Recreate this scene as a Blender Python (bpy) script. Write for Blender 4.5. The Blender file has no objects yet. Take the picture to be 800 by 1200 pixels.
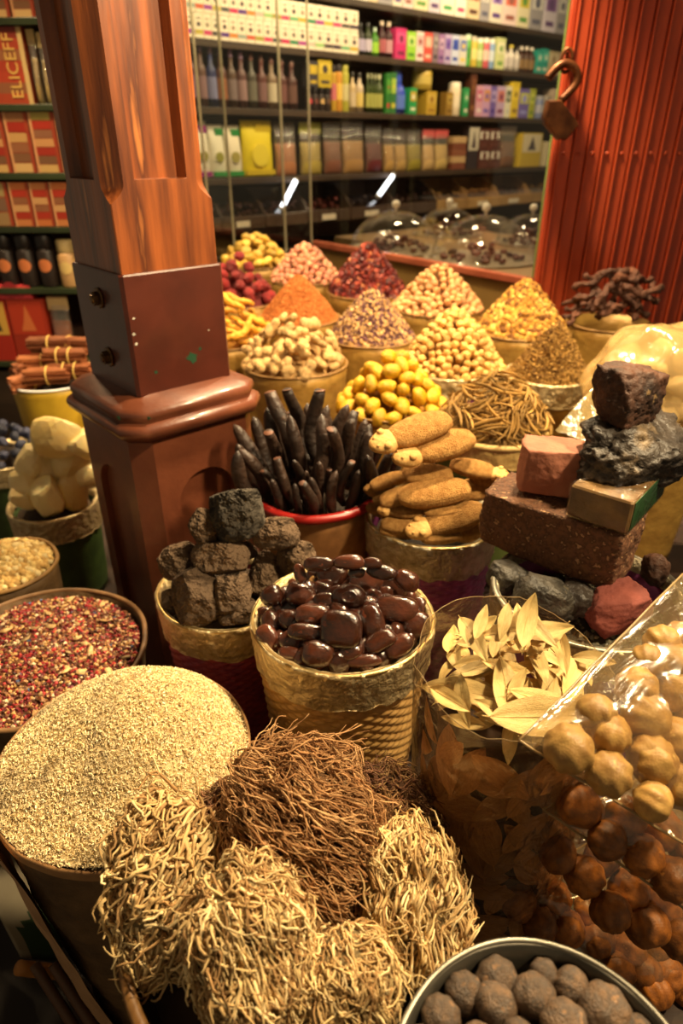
import bpy, bmesh, math, random
from mathutils import Vector, Matrix, Euler, noise
from mathutils.bvhtree import BVHTree
PI = math.pi
random.seed(7)
C = bpy.context.scene.collection
sc = bpy.context.scene

# ------------------------------------------------------------------ camera model
F = 780.0; TH = math.radians(29.1); H = 1.35
CT, ST = math.cos(TH), math.sin(TH)
def at(px, py, d):
    u = (px-400)/F; v = (py-600)/F
    return Vector((u*d, d*(CT-v*ST), H-d*(ST+v*CT)))
def atz(px, py, z):
    v = (py-600)/F
    return at(px, py, (H-z)/(ST+v*CT))
def atY(px, py, Y):
    v = (py-600)/F
    return at(px, py, Y/(CT-v*ST))
WA = math.radians(42.0)                       # heading of the shop's back wall
U = Vector((math.cos(WA), math.sin(WA), 0)); N = Vector((math.sin(WA), -math.cos(WA), 0))
def atD(px, py, D):
    u = (px-400)/F; v = (py-600)/F
    return at(px, py, -D/(N.x*u + N.y*(CT-v*ST)))
def colz(px, z, D):                           # where the image column px meets height z on the plane D
    u = (px-400)/F
    a1, b1, c1 = N.x*u + N.y*CT, -N.y*ST, -D
    a2, b2, c2 = ST, CT, H-z
    det = a1*b2-a2*b1
    A = (c1*b2-c2*b1)/det
    B = (a1*c2-a2*c1)/det
    return Vector((u*A, A*CT-B*ST, z)), 600+F*B/A
CAM = Vector((0, 0, H))

# ------------------------------------------------------------------ materials
def s2l(c):
    c /= 255.0
    return c/12.92 if c <= .04045 else ((c+.055)/1.055)**2.4
def S(r, g, b): return (s2l(r), s2l(g), s2l(b), 1)
MATS = {}
def M(name, col, rough=.6, metal=0, col2=None, scale=25, bump=0, bscale=60, rand=.12, coat=0, spec=.5, stretch=None, detail=4, attr=False, sss=0, lo=.35, hi=.65, dist=.002, col3=None, trans=0):
    if name in MATS: return MATS[name]
    m = bpy.data.materials.new(name); m.use_nodes = True
    nt = m.node_tree; nd = nt.nodes; L = nt.links
    b = nd['Principled BSDF']
    b.inputs['Roughness'].default_value = rough; b.inputs['Metallic'].default_value = metal
    b.inputs['Specular IOR Level'].default_value = spec
    if coat: b.inputs['Coat Weight'].default_value = coat; b.inputs['Coat Roughness'].default_value = .12
    if sss:
        b.inputs['Subsurface Weight'].default_value = sss; b.inputs['Subsurface Radius'].default_value = (.01, .007, .004)
    if trans: b.inputs['Transmission Weight'].default_value = trans
    tc = nd.new('ShaderNodeTexCoord'); vec = tc.outputs['Object']
    if stretch:
        mp = nd.new('ShaderNodeMapping'); mp.inputs['Scale'].default_value = stretch
        L.new(vec, mp.inputs['Vector']); vec = mp.outputs['Vector']
    oi = nd.new('ShaderNodeObjectInfo')
    if attr:
        a = nd.new('ShaderNodeAttribute'); a.attribute_name = 'Col'; src = a.outputs['Color']
    elif col2 is not None:
        nz = nd.new('ShaderNodeTexNoise'); nz.noise_dimensions = '4D'
        nz.inputs['Scale'].default_value = scale; nz.inputs['Detail'].default_value = detail
        L.new(vec, nz.inputs['Vector'])
        ml = nd.new('ShaderNodeMath'); ml.operation = 'MULTIPLY'; ml.inputs[1].default_value = 37.0
        L.new(oi.outputs['Random'], ml.inputs[0]); L.new(ml.outputs[0], nz.inputs['W'])
        rp = nd.new('ShaderNodeValToRGB')
        rp.color_ramp.elements[0].position = lo; rp.color_ramp.elements[0].color = col
        rp.color_ramp.elements[1].position = hi; rp.color_ramp.elements[1].color = col2
        if col3 is not None:
            e = rp.color_ramp.elements.new(min(.98, hi+.08)); e.color = col3
        L.new(nz.outputs['Fac'], rp.inputs['Fac']); src = rp.outputs['Color']
    else:
        rg = nd.new('ShaderNodeRGB'); rg.outputs[0].default_value = col; src = rg.outputs[0]
    hs = nd.new('ShaderNodeHueSaturation')
    mr = nd.new('ShaderNodeMapRange'); mr.inputs['To Min'].default_value = 1-rand*1.5; mr.inputs['To Max'].default_value = 1+rand*1.5
    L.new(oi.outputs['Random'], mr.inputs['Value']); L.new(mr.outputs[0], hs.inputs['Value']); L.new(src, hs.inputs['Color'])
    L.new(hs.outputs['Color'], b.inputs['Base Color'])
    if bump:
        n2 = nd.new('ShaderNodeTexNoise'); n2.inputs['Scale'].default_value = bscale; n2.inputs['Detail'].default_value = 5
        L.new(vec, n2.inputs['Vector'])
        bp = nd.new('ShaderNodeBump'); bp.inputs['Strength'].default_value = bump; bp.inputs['Distance'].default_value = dist
        L.new(n2.outputs['Fac'], bp.inputs['Height']); L.new(bp.outputs['Normal'], b.inputs['Normal'])
    MATS[name] = m
    return m
def clear(name, tint=(1, 1, 1, 1), gloss=.12, rough=.05, bump=0, bscale=14, haze=0, hazecol=(.8, .75, .6, 1)):
    """thin clear film or sheet: mostly see-through, with a fresnel sheen"""
    m = bpy.data.materials.new(name); m.use_nodes = True
    nt = m.node_tree; nd = nt.nodes; L = nt.links
    nd.remove(nd['Principled BSDF'])
    out = nd['Material Output']
    tr = nd.new('ShaderNodeBsdfTransparent'); tr.inputs['Color'].default_value = tint
    gl = nd.new('ShaderNodeBsdfGlossy'); gl.inputs['Roughness'].default_value = rough
    fr = nd.new('ShaderNodeLayerWeight'); fr.inputs['Blend'].default_value = .5      # facing ratio, the same from either side
    pw = nd.new('ShaderNodeMath'); pw.operation = 'POWER'; pw.inputs[1].default_value = 4.5
    ad = nd.new('ShaderNodeMath'); ad.operation = 'MULTIPLY_ADD'; ad.inputs[1].default_value = .8; ad.inputs[2].default_value = .04+gloss; ad.use_clamp = True
    mx = nd.new('ShaderNodeMixShader')
    L.new(fr.outputs['Facing'], pw.inputs[0]); L.new(pw.outputs[0], ad.inputs[0]); L.new(ad.outputs[0], mx.inputs[0])
    base = tr.outputs[0]
    if haze:
        df = nd.new('ShaderNodeBsdfDiffuse'); df.inputs['Color'].default_value = hazecol
        m2 = nd.new('ShaderNodeMixShader'); m2.inputs[0].default_value = haze
        L.new(tr.outputs[0], m2.inputs[1]); L.new(df.outputs[0], m2.inputs[2]); base = m2.outputs[0]
    L.new(base, mx.inputs[1]); L.new(gl.outputs[0], mx.inputs[2]); L.new(mx.outputs[0], out.inputs['Surface'])
    if bump:
        tc = nd.new('ShaderNodeTexCoord')
        n2 = nd.new('ShaderNodeTexNoise'); n2.inputs['Scale'].default_value = bscale; n2.inputs['Detail'].default_value = 3
        n2.inputs['Distortion'].default_value = 1.5
        L.new(tc.outputs['Object'], n2.inputs['Vector'])
        bp = nd.new('ShaderNodeBump'); bp.inputs['Strength'].default_value = bump; bp.inputs['Distance'].default_value = .01
        L.new(n2.outputs['Fac'], bp.inputs['Height'])
        L.new(bp.outputs['Normal'], gl.inputs['Normal']); L.new(bp.outputs['Normal'], fr.inputs['Normal'])
    return m
def emis(name, col, st):
    m = bpy.data.materials.new(name); m.use_nodes = True
    b = m.node_tree.nodes['Principled BSDF']
    b.inputs['Emission Color'].default_value = col; b.inputs['Emission Strength'].default_value = st
    return m

# ------------------------------------------------------------------ mesh helpers
class MB:
    def __init__(s): s.v = []; s.f = []; s.mi = []; s.cols = None
    def add(s, vs, fs, mi=0):
        b = len(s.v); s.v.extend([tuple(p) for p in vs])
        for f in fs: s.f.append(tuple(b+i for i in f)); s.mi.append(mi)
    def box(s, x0, x1, y0, y1, z0, z1, mi=0, bev=0):
        if bev <= 0:
            vs = [(x, y, z) for z in (z0, z1) for x, y in ((x0, y0), (x1, y0), (x1, y1), (x0, y1))]
            s.add(vs, [(3, 2, 1, 0), (4, 5, 6, 7), (0, 1, 5, 4), (1, 2, 6, 5), (2, 3, 7, 6), (3, 0, 4, 7)], mi)
        else:
            def ring(i, z):
                X0, X1, Y0, Y1 = x0+i, x1-i, y0+i, y1-i; b = bev
                return [(X0+b, Y0, z), (X1-b, Y0, z), (X1, Y0+b, z), (X1, Y1-b, z), (X1-b, Y1, z), (X0+b, Y1, z), (X0, Y1-b, z), (X0, Y0+b, z)]
            s.loft([ring(bev*.6, z0), ring(0, z0+bev), ring(0, z1-bev), ring(bev*.6, z1)], mi)
    def loft(s, rings, mi=0, cap=True, close=True):
        n = len(rings[0]); vs = [p for r in rings for p in r]; fs = []
        for k in range(len(rings)-1):
            for i in range(n if close else n-1):
                j = (i+1) % n
                fs.append((k*n+i, k*n+j, (k+1)*n+j, (k+1)*n+i))
        if cap:
            fs.append(tuple(range(n-1, -1, -1))); fs.append(tuple((len(rings)-1)*n+i for i in range(n)))
        s.add(vs, fs, mi)
    def lathe(s, prof, seg=48, mi=0, fn=None, cx=0, cy=0, cap=False):
        rings = []
        for k, (r, z) in enumerate(prof):
            ring = []
            for i in range(seg):
                a = 2*PI*i/seg
                rr, zz = fn(r, z, a, k) if fn else (r, z)
                ring.append((cx+rr*math.cos(a), cy+rr*math.sin(a), zz))
            rings.append(ring)
        s.loft(rings, mi, cap=cap)
    def tube(s, pts, rad, n=8, mi=0, cap=True, flat=1):
        pts = [Vector(p) for p in pts]; m = len(pts)
        if not hasattr(rad, '__len__'): rad = [rad]*m
        rings = []; nrm = None
        for i in range(m):
            t = (pts[min(i+1, m-1)]-pts[max(i-1, 0)])
            t = t.normalized() if t.length > 1e-9 else Vector((0, 0, 1))
            if nrm is None:
                nrm = t.orthogonal().normalized()
            else:
                nrm = nrm - t*nrm.dot(t)
                nrm = nrm.normalized() if nrm.length > 1e-6 else t.orthogonal().normalized()
            bi = t.cross(nrm)
            rings.append([pts[i]+(nrm*math.cos(2*PI*k/n)+bi*math.sin(2*PI*k/n)*flat)*rad[i] for k in range(n)])
        s.loft(rings, mi, cap)
    def mesh(s, name, mats, smooth=True):
        me = bpy.data.meshes.new(name); me.from_pydata(s.v, [], s.f)
        for m in (mats if isinstance(mats, (list, tuple)) else [mats]): me.materials.append(m)
        if any(s.mi): me.polygons.foreach_set('material_index', s.mi)
        if smooth: me.polygons.foreach_set('use_smooth', [True]*len(s.f))
        if s.cols:
            at_ = me.color_attributes.new('Col', 'FLOAT_COLOR', 'POINT')
            flat = [c for col in s.cols for c in col]
            at_.data.foreach_set('color', flat)
        me.update()
        return me
    def build(s, name, mats, parent=None, loc=None, rot=None, smooth=True):
        return put(s.mesh(name, mats, smooth), name, parent, loc, rot)
def sharp(me, ang=35):
    me.set_sharp_from_angle(angle=math.radians(ang)); return me
def put(me, name, parent=None, loc=None, rot=None, scale=None):
    o = bpy.data.objects.new(name, me); C.objects.link(o)
    if parent is not None: o.parent = parent
    if loc is not None: o.location = loc
    if rot is not None: o.rotation_euler = rot
    if scale is not None: o.scale = scale
    return o
def tag(o, label=None, cat=None, group=None, kind=None):
    if label: o['label'] = label
    if cat: o['category'] = cat
    if group: o['group'] = group
    if kind: o['kind'] = kind
    return o
def thing(name, label, cat, loc=(0, 0, 0), rz=0, group=None):
    o = bpy.data.objects.new(name, None); C.objects.link(o); o.empty_display_size = .05
    o.location = loc; o.rotation_euler = (0, 0, rz)
    return tag(o, label, cat, group)
def copy_tree(o, parent=None):
    c = o.copy(); C.objects.link(c)
    if parent is not None: c.parent = parent
    for ch in list(o.children): copy_tree(ch, c)
    return c
def ico(sub):
    bm = bmesh.new(); bmesh.ops.create_icosphere(bm, subdivisions=sub, radius=1)
    vs = [v.co.copy() for v in bm.verts]; fs = [tuple(v.index for v in f.verts) for f in bm.faces]
    bm.free(); return vs, fs
ICO = {k: ico(k) for k in (1, 2, 3, 4, 5)}
def nz(p, sc_, seed=0): return noise.noise(Vector(p)*sc_+Vector((seed*3.17, seed*1.71, seed*.93)))
ORD = ('first second third fourth fifth sixth seventh eighth ninth tenth eleventh twelfth thirteenth fourteenth fifteenth sixteenth seventeenth '
       'eighteenth nineteenth twentieth twenty-first twenty-second twenty-third twenty-fourth twenty-fifth twenty-sixth').split()

# rock: superellipsoid + plane cuts + noise (+ pits)
def rock(seed, size, sub=4, box=.35, cuts=5, rough=.08, fine=.03, pits=0, nscale=1.6, cutd=.72):
    rs = random.Random(seed); vs, fs = ICO[sub]; mb = MB(); out = []
    planes = []
    for _ in range(cuts):
        d = Vector((rs.gauss(0, 1), rs.gauss(0, 1), rs.gauss(0, 1))).normalized(); planes.append((d, rs.uniform(cutd, .95)))
    for v in vs:
        p = v.copy()
        m = max(abs(p.x), abs(p.y), abs(p.z))
        p = p*(1-box) + (p/m)*box*.9
        for d, k in planes:
            e = p.dot(d)-k
            if e > 0: p -= d*e*.92
        p *= 1 + rough*nz(p, nscale, seed) + fine*nz(p, nscale*4, seed+9)
        if pits:
            q = nz(p, 11, seed+3); w = nz(p, 5.5, seed+5)
            p *= 1 - pits*max(0, q-.1)*1.1 - pits*.9*max(0, w-.18)
        out.append((p.x*size[0], p.y*size[1], p.z*size[2]))
    mb.add(out, fs); return mb
def ellip(size, seed=0, sub=3, sq=2.0, rough=.05, nscale=1.3):
    vs, fs = ICO[sub]; mb = MB(); out = []
    for v in vs:
        k = (abs(v.x)**sq+abs(v.y)**sq+abs(v.z)**sq)**(-1/sq)
        p = v*k; p = p*(1+rough*nz(p, nscale, seed))
        out.append((p.x*size[0], p.y*size[1], p.z*size[2]))
    mb.add(out, fs); return mb

# ------------------------------------------------------------------ heaps
class Mound:
    def __init__(s, c, R, h, p=1.6, base=-.01, ax=0, ay=0, wob=.0, ws=9, seed=0, flat=0):
        s.c = Vector(c); s.R = R; s.h = h; s.p = p; s.base = base; s.ax = ax; s.ay = ay; s.wob = wob; s.ws = ws; s.seed = seed
    def z(s, x, y, lower=0):
        dx, dy = x-s.c.x, y-s.c.y; r = math.hypot(dx, dy)/s.R
        k = max(0, 1-min(1, r)**2)
        rx, ry = dx-s.ax*k, dy-s.ay*k
        r2 = min(1.15, math.hypot(rx, ry)/s.R)
        zz = s.c.z+s.base+s.h*(1-r2**s.p)
        if s.wob: zz += s.wob*nz((x, y, 0), s.ws, s.seed)
        return zz-lower
    def n(s, x, y):
        e = .004
        return Vector((s.z(x-e, y)-s.z(x+e, y), s.z(x, y-e)-s.z(x, y+e), 2*e)).normalized()
    def hit(s, px, py):
        d0 = at(px, py, 1)-CAM
        t = .2; last = .2
        while t < 6:
            p = CAM+d0*t
            if p.z < s.z(p.x, p.y) and math.hypot(p.x-s.c.x, p.y-s.c.y) < s.R*1.12:
                a, b = last, t
                for _ in range(14):
                    m = (a+b)/2; p = CAM+d0*m
                    if p.z < s.z(p.x, p.y): b = m
                    else: a = m
                p = CAM+d0*b
                return p, s.n(p.x, p.y), b
            last = t; t += .006
        k = s.c.y/d0.y; p = CAM+d0*k      # passes over the heap: take the upright plane through its middle
        return p, Vector((0, -.5, .85)).normalized(), k
    def surf(s, mb, seg=40, rings=14, lower=0, rmax=1.0, rough=0, rs=60):
        vs = []; fs = []
        for k in range(rings+1):
            r = s.R*rmax*k/rings
            for i in range(seg):
                a = 2*PI*i/seg; x, y = s.c.x+r*math.cos(a), s.c.y+r*math.sin(a)
                z = s.z(x, y, lower)
                if rough: z += rough*nz((x, y, 0), rs, 3)
                vs.append((x, y, z))
        for k in range(rings):
            for i in range(seg):
                j = (i+1) % seg
                fs.append((k*seg+i, k*seg+j, (k+1)*seg+j, (k+1)*seg+i))
        mb.add(vs, fs)
def frame(zaxis, yaw):
    z = zaxis.normalized(); x = z.orthogonal().normalized(); y = z.cross(x)
    m = Matrix((x, y, z)).transposed()
    return m @ Matrix.Rotation(yaw, 3, 'Z')
def camframe(p, roll=0):
    f = (CAM-p).normalized(); r = Vector((0, 0, 1)).cross(f).normalized(); u = f.cross(r)
    m = Matrix((r, u, f)).transposed()
    return m @ Matrix.Rotation(roll, 3, 'Z')
def place(me, name, pos, rot3, sc_=1, **kw):
    o = put(me, name)
    if not hasattr(sc_, '__len__'): sc_ = (sc_,)*3
    o.matrix_world = Matrix.Translation(pos) @ rot3.to_4x4() @ Matrix.Diagonal((*sc_, 1))
    return tag(o, **kw)
class Pile:
    """keeps pieces of one heap from running into each other"""
    def __init__(s): s.items = []
    def tree(s, me, mw):
        return BVHTree.FromPolygons([mw @ v.co for v in me.vertices], [tuple(p.vertices) for p in me.polygons])
    def free(s, me, mw):
        t = s.tree(me, mw); c = mw.translation; r = max(v.co.length for v in me.vertices)*mw.median_scale
        for c2, r2, t2 in s.items:
            if (c-c2).length < r+r2 and t.overlap(t2): return None
        return c.copy(), r, t
def heap(mound, meshes, name, n, sp, lift, tilt=.5, smin=.85, smax=1.15, rmax=.97, label='', cat='', group='', seed=1, layers=1, cull=-.1, axis=None, proto=None, solid=False, step=.005, nstep=5):
    rs = random.Random(seed); out = []; pile = Pile()
    for ly in range(layers):
        acc = []; tries = 0
        while len(acc) < n and tries < n*60:
            tries += 1
            a = rs.uniform(0, 2*PI); r = mound.R*rmax*math.sqrt(rs.random())
            x, y = mound.c.x+r*math.cos(a), mound.c.y+r*math.sin(a)
            z = mound.z(x, y); nn = mound.n(x, y)
            p = Vector((x, y, z))
            if nn.dot((CAM-p).normalized()) < cull: continue
            q = p + nn*(lift+ly*lift*1.3)
            s_ = sp*(1+.6*ly)
            if any((q-o).length < s_ for o in acc): continue
            acc.append(q)
            zax = (nn+Vector((rs.gauss(0, tilt), rs.gauss(0, tilt), rs.gauss(0, tilt)))).normalized()
            k = rs.uniform(smin, smax)
            m3 = frame(zax, rs.uniform(0, 2*PI))
            if axis is not None:
                m3 = axis(q, nn, rs)
            if proto:
                o = copy_tree(rs.choice(proto))
                o.matrix_world = Matrix.Translation(q) @ m3.to_4x4() @ Matrix.Diagonal((k, k, k, 1))
                tag(o, label, cat, group)
            else:
                me = rs.choice(meshes)
                if solid:
                    ok = None
                    for h_ in range(nstep):
                        q2 = q+Vector((0, 0, step*h_))
                        ok = pile.free(me, Matrix.Translation(q2) @ m3.to_4x4() @ Matrix.Diagonal((k, k, k, 1)))
                        if ok: break
                    if not ok: acc.pop(); continue
                    pile.items.append(ok); q = q2
                o = place(me, name, q, m3, k, label=label, cat=cat, group=group)
            out.append(o)
    return out
def grains(name, mound, n, size, pal, label, cat, shape='oct', mat=None, base=None, seed=1, rmax=1.0, rough=.002, zj=.004, aspect=3.0, rings=30, kind='stuff', zone=None, cull=-.3, group=None):
    rs = random.Random(seed); mb = MB(); mound.surf(mb, 72, rings, rmax=rmax, rough=rough)
    cols = [base]*len(mb.v)
    mb.v = list(mb.v)
    tot = sum(w for _, w in pal)
    for _ in range(n):
        while True:
            a = rs.uniform(0, 2*PI); r = mound.R*rmax*math.sqrt(rs.random())
            x, y = mound.c.x+r*math.cos(a), mound.c.y+r*math.sin(a); z = mound.z(x, y)
            p = Vector((x, y, z)); nn = mound.n(x, y)
            if nn.dot((CAM-p).normalized()) > cull: break
        p += nn*rs.uniform(-.2, 1)*zj
        w = rs.uniform(0, tot); 
        for c, ww in pal:
            w -= ww
            if w <= 0: break
        if zone: c = zone(p, c, rs)
        k = rs.uniform(.75, 1.25); col = (c[0]*k, c[1]*k, c[2]*k, 1)
        s_ = size*rs.uniform(.6, 1.35)
        m3 = frame((nn+Vector((rs.gauss(0, .5), rs.gauss(0, .5), rs.gauss(0, .5)))).normalized(), rs.uniform(0, 6.28))
        if shape == 'oct':
            vs = [(s_, 0, 0), (-s_, 0, 0), (0, s_*.8, 0), (0, -s_*.8, 0), (0, 0, s_*.7), (0, 0, -s_*.7)]
            fs = [(0, 2, 4), (2, 1, 4), (1, 3, 4), (3, 0, 4), (2, 0, 5), (1, 2, 5), (3, 1, 5), (0, 3, 5)]
        elif shape == 'stick':
            t = s_/aspect; b = rs.uniform(-.3, .3)*s_
            vs = [(-s_, 0, t), (-s_, t, -t), (-s_, -t, -t), (0, b, t), (0, b+t, -t), (0, b-t, -t), (s_, 0, t), (s_, t, -t), (s_, -t, -t)]
            fs = [(0, 2, 1), (6, 7, 8)]+[(i+k_, i+(k_+1) % 3, i+3+(k_+1) % 3, i+3+k_) for i in (0, 3) for k_ in range(3)]
        elif shape == 'bud':
            vs0, fs = ICO[1]; vs = [(v.x*s_, v.y*s_*rs.uniform(.6, 1), v.z*s_*.8) for v in vs0]
        else:
            j = [rs.uniform(.6, 1.2) for _ in range(5)]; t = s_*.18
            ring = [(s_*j[i]*math.cos(i*1.2566), s_*.7*j[i]*math.sin(i*1.2566)) for i in range(5)]
            vs = [(x_, y_, t+.25*s_*rs.uniform(-.5, .5)) for x_, y_ in ring]+[(x_, y_, -t) for x_, y_ in ring]
            fs = [(0, 1, 2, 3, 4), (9, 8, 7, 6, 5)]+[(i, i+5, (i+1) % 5+5, (i+1) % 5) for i in range(5)]
        mb.add([p+m3 @ Vector(v) for v in vs], fs); cols.extend([col]*len(vs))
    mb.cols = cols
    o = mb.build(name, mat, smooth=(shape == 'bud'))
    return tag(o, label, cat, group, kind)

# ------------------------------------------------------------------ containers
m_foil = M('gold_foil', S(186, 162, 116), .36, .55, S(216, 196, 152), 60, 1, 110, 0, dist=.006, detail=6)
m_foil2 = M('silver_foil', S(196, 184, 156), .36, .65, S(150, 138, 112), 60, 1, 120, 0, dist=.006, detail=6)
m_weave_g = M('gold_weave', S(205, 165, 100), .5, .1, S(180, 138, 80), 40, .2, 300, 0)
m_weave_p = M('purple_weave', S(150, 70, 124), .5, 0, S(112, 48, 94), 40, .2, 300, 0)
m_weave_m = M('maroon_weave', S(168, 66, 62), .55, 0, S(138, 52, 84), 20, .3, 200, 0)
m_liner = M('liner', S(60, 42, 25), .8, 0, S(40, 28, 16), 30)
m_straw = M('straw', S(150, 105, 60), .6, 0, S(118, 78, 42), 30, .3, 80, 0)
m_redrim = M('red_rim', S(150, 25, 20), .35)
m_steel = M('steel', S(150, 145, 132), .35, .8, S(110, 105, 92), 20, .3, 30, 0)
m_sack = M('sack', S(110, 82, 48), .7, 0, S(80, 58, 32), 20, .8, 30, 0, dist=.01)
m_film = clear('clear_film', (1, 1, 1, 1), .05, .08, .5, 30, .08)
def bucket(name, label, c, R, bottom, foil=.05, taper=.8, body=m_weave_m, foilm=m_foil, weave=None, rim=.003, core=None, corelow=.01, cat='bucket', seg=96, wob=.004, rimm=None, seed=0, group=None, wrows=.008, wamp=.0022, wn=26, corem=None):
    c = Vector(c); t = thing(name, label, cat, (c.x, c.y, bottom), 0, group)
    h = c.z-bottom; wall = .004
    def rad(z): return R*(taper+(1-taper)*(z/h))
    def wf(a): return wob*nz((math.cos(a), math.sin(a), 0), 1.5, seed)
    mb = MB()
    if weave:
        nrow = int(h/wrows); sub = 5; sg = wn*8
        prof = [(rad(0)*.9, 0)]
        zz = [h*i/(nrow*sub) for i in range(nrow*sub+1)]
        prof += [(rad(z), z) for z in zz]
        def fn(r, z, a, k):
            if k == 0: return r, z
            row = z/wrows; ph = (int(row) % 2)*.5
            x = a/(2*PI)*wn+ph
            d = abs(math.sin(PI*x))*math.sqrt(abs(math.sin(PI*row)))
            return r+wf(a)-wamp+wamp*2*d, z
        mb.lathe(prof, sg, fn=fn)
        mb.lathe([(rad(h), h), (rad(h)-wall, h), (rad(h)-wall-.002, h-.06)], seg, fn=lambda r, z, a, k: (r+wf(a), z))
    else:
        prof = [(rad(0)*.9, 0)]+[(rad(h*i/12), h*i/12) for i in range(13)]+[(R-wall, h), (R-wall-.003, h-.06)]
        mb.lathe(prof, seg, fn=lambda r, z, a, k: (r+wf(a)+.0015*nz((a*3, z*20, 0), 1, seed), z))
    mb.build('body', body, t)
    if foil:
        fb = MB(); st = 22
        pr = [(rad(h-foil*(1-i/st))+.004, h-foil*(1-i/st)) for i in range(st+1)]
        def ff(r, z, a, k):
            e = .0022*nz((math.cos(a)*R*60, math.sin(a)*R*60, z*60), 1, seed)+.0016*abs(nz((math.cos(a)*R*150, math.sin(a)*R*150, z*120), 1, seed+4))
            dz = 0
            if k == 0: dz = .008*nz((math.cos(a)*3, math.sin(a)*3, 0), 2.0, seed+1); e += .001
            return r+wf(a)+e, z+dz
        pr += [(R+.002, h+.003), (R-.006, h+.002), (R-.008, h-.02)]
        fb.lathe(pr, seg*4, fn=ff); fb.build('foil_band', foilm, t)
    if rim:
        rb = MB(); pts = []
        rings = []
        for i in range(seg):
            a = 2*PI*i/seg; r0 = R+wf(a)
            rings.append([((r0+rim*1.2*math.cos(b))*math.cos(a), (r0+rim*1.2*math.cos(b))*math.sin(a), h+rim*math.sin(b)) for b in [2*PI*k/8 for k in range(8)]])
        rings.append(rings[0]); rb.loft(rings, cap=False)
        rb.build('rim', rimm or foilm, t)
    if core is not None:
        cb = MB(); core.surf(cb, 48, 14, lower=corelow, rmax=.93)
        o = cb.build('inner_lid', corem or m_liner, t); o.matrix_parent_inverse = Matrix.Translation((-c.x, -c.y, -bottom))
    return t

# ------------------------------------------------------------------ setting
m_floor = M('floor', S(40, 30, 22), .7, 0, S(28, 20, 15), 8, .2, 20)
m_wall = M('wall_paint', S(70, 48, 30), .8, 0, S(58, 40, 26), 6)
def struct(name, mb, m): return tag(mb.build(name, m, smooth=False), kind='structure')
mb = MB(); mb.box(-2.6, 3.6, -1.2, 6.4, -.06, 0); struct('floor', mb, m_floor)
mb = MB(); mb.box(-2.6, 3.6, -1.2, 6.4, 3.2, 3.26); struct('ceiling', mb, m_wall)
DW = 3.66
def wp(a, D, z=0): return U*a - N*D + Vector((0, 0, z))
def wallbox(mb, a0, a1, D0, D1, z0, z1, mi=0):
    vs = [wp(a, D, z) for z in (z0, z1) for a, D in ((a0, D0), (a1, D0), (a1, D1), (a0, D1))]
    mb.add(vs, [(3, 2, 1, 0), (4, 5, 6, 7), (0, 1, 5, 4), (1, 2, 6, 5), (2, 3, 7, 6), (3, 0, 4, 7)], mi)
mb = MB(); wallbox(mb, 1.1, 5.6, DW, DW+.06, 0, 3.2); struct('wall_back', mb, m_wall)
mb = MB(); mb.box(-2.6, -1.0, 3.25, 3.31, 0, 3.2); struct('wall_left', mb, m_wall)
# stepped display platform under the baskets
m_plat = M('platform_wood', S(58, 36, 22), .75, 0, S(38, 24, 14), 12, .3, 40, stretch=(1, 8, 1))
def platform(pts, z0, z1, label):
    mb = MB(); mb.loft([[(x, y, z0) for x, y in pts], [(x, y, z1) for x, y in pts]])
    o = mb.build('display_platform', m_plat, smooth=False)
    return tag(o, label, 'platform', kind='structure')
platform([(-.14, 1.46), (.95, 1.46), (1.25, 2.2), (.78, 2.3), (-.12, 3.42), (-.62, 3.0), (-.62, 1.62)], 0, .44, 'back platform')
platform([(-.38, .98), (-.12, .66), (.62, .56), (.95, .8), (.95, 1.45), (-.13, 1.45)], 0, .36, 'front platform')
platform([(-1.4, 1.0), (-.62, 1.0), (-.62, 1.5), (-.68, 2.62), (-1.4, 2.62)], 0, .26, 'left platform')
platform([(-.5, .12), (.8, .12), (.8, .55), (-.14, .64), (-.4, .86)], 0, .1, 'low platform')

# ------------------------------------------------------------------ pillar
m_wood = M('post_wood', S(158, 84, 36), .42, 0, S(86, 40, 16), 5, .35, 14, 0, coat=.35, stretch=(9, 9, .8), detail=7, dist=.003, col3=S(182, 110, 54))
m_sleeve = M('sleeve_paint', S(86, 36, 22), .4, 0, S(70, 28, 17), 12, .25, 26, 0, coat=.3, dist=.003)
m_ped = M('pedestal_paint', S(116, 64, 42), .36, 0, S(98, 52, 34), 18, .35, 160, 0, coat=.4, dist=.0015)
m_bolt = M('bolt_metal', S(120, 95, 60), .4, .7, S(80, 52, 32), 90)
m_green = M('green_chip', S(30, 70, 45), .5); m_white = M('white_chip', S(190, 185, 170), .6)
PC = Vector((-.372, 1.338, 0))
pil = thing('support_post', 'square wooden post in a bolted brown iron sleeve standing on a moulded iron pedestal', 'post', PC, WA)
# local axes: +x along the back wall, -y towards the lit face; left face is -x
def csq(h, c, z): return [(-h+c, -h, z), (h-c, -h, z), (h, -h+c, z), (h, h-c, z), (h-c, h, z), (-h+c, h, z), (-h, h-c, z), (-h, -h+c, z)]
PW = .0975
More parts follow.
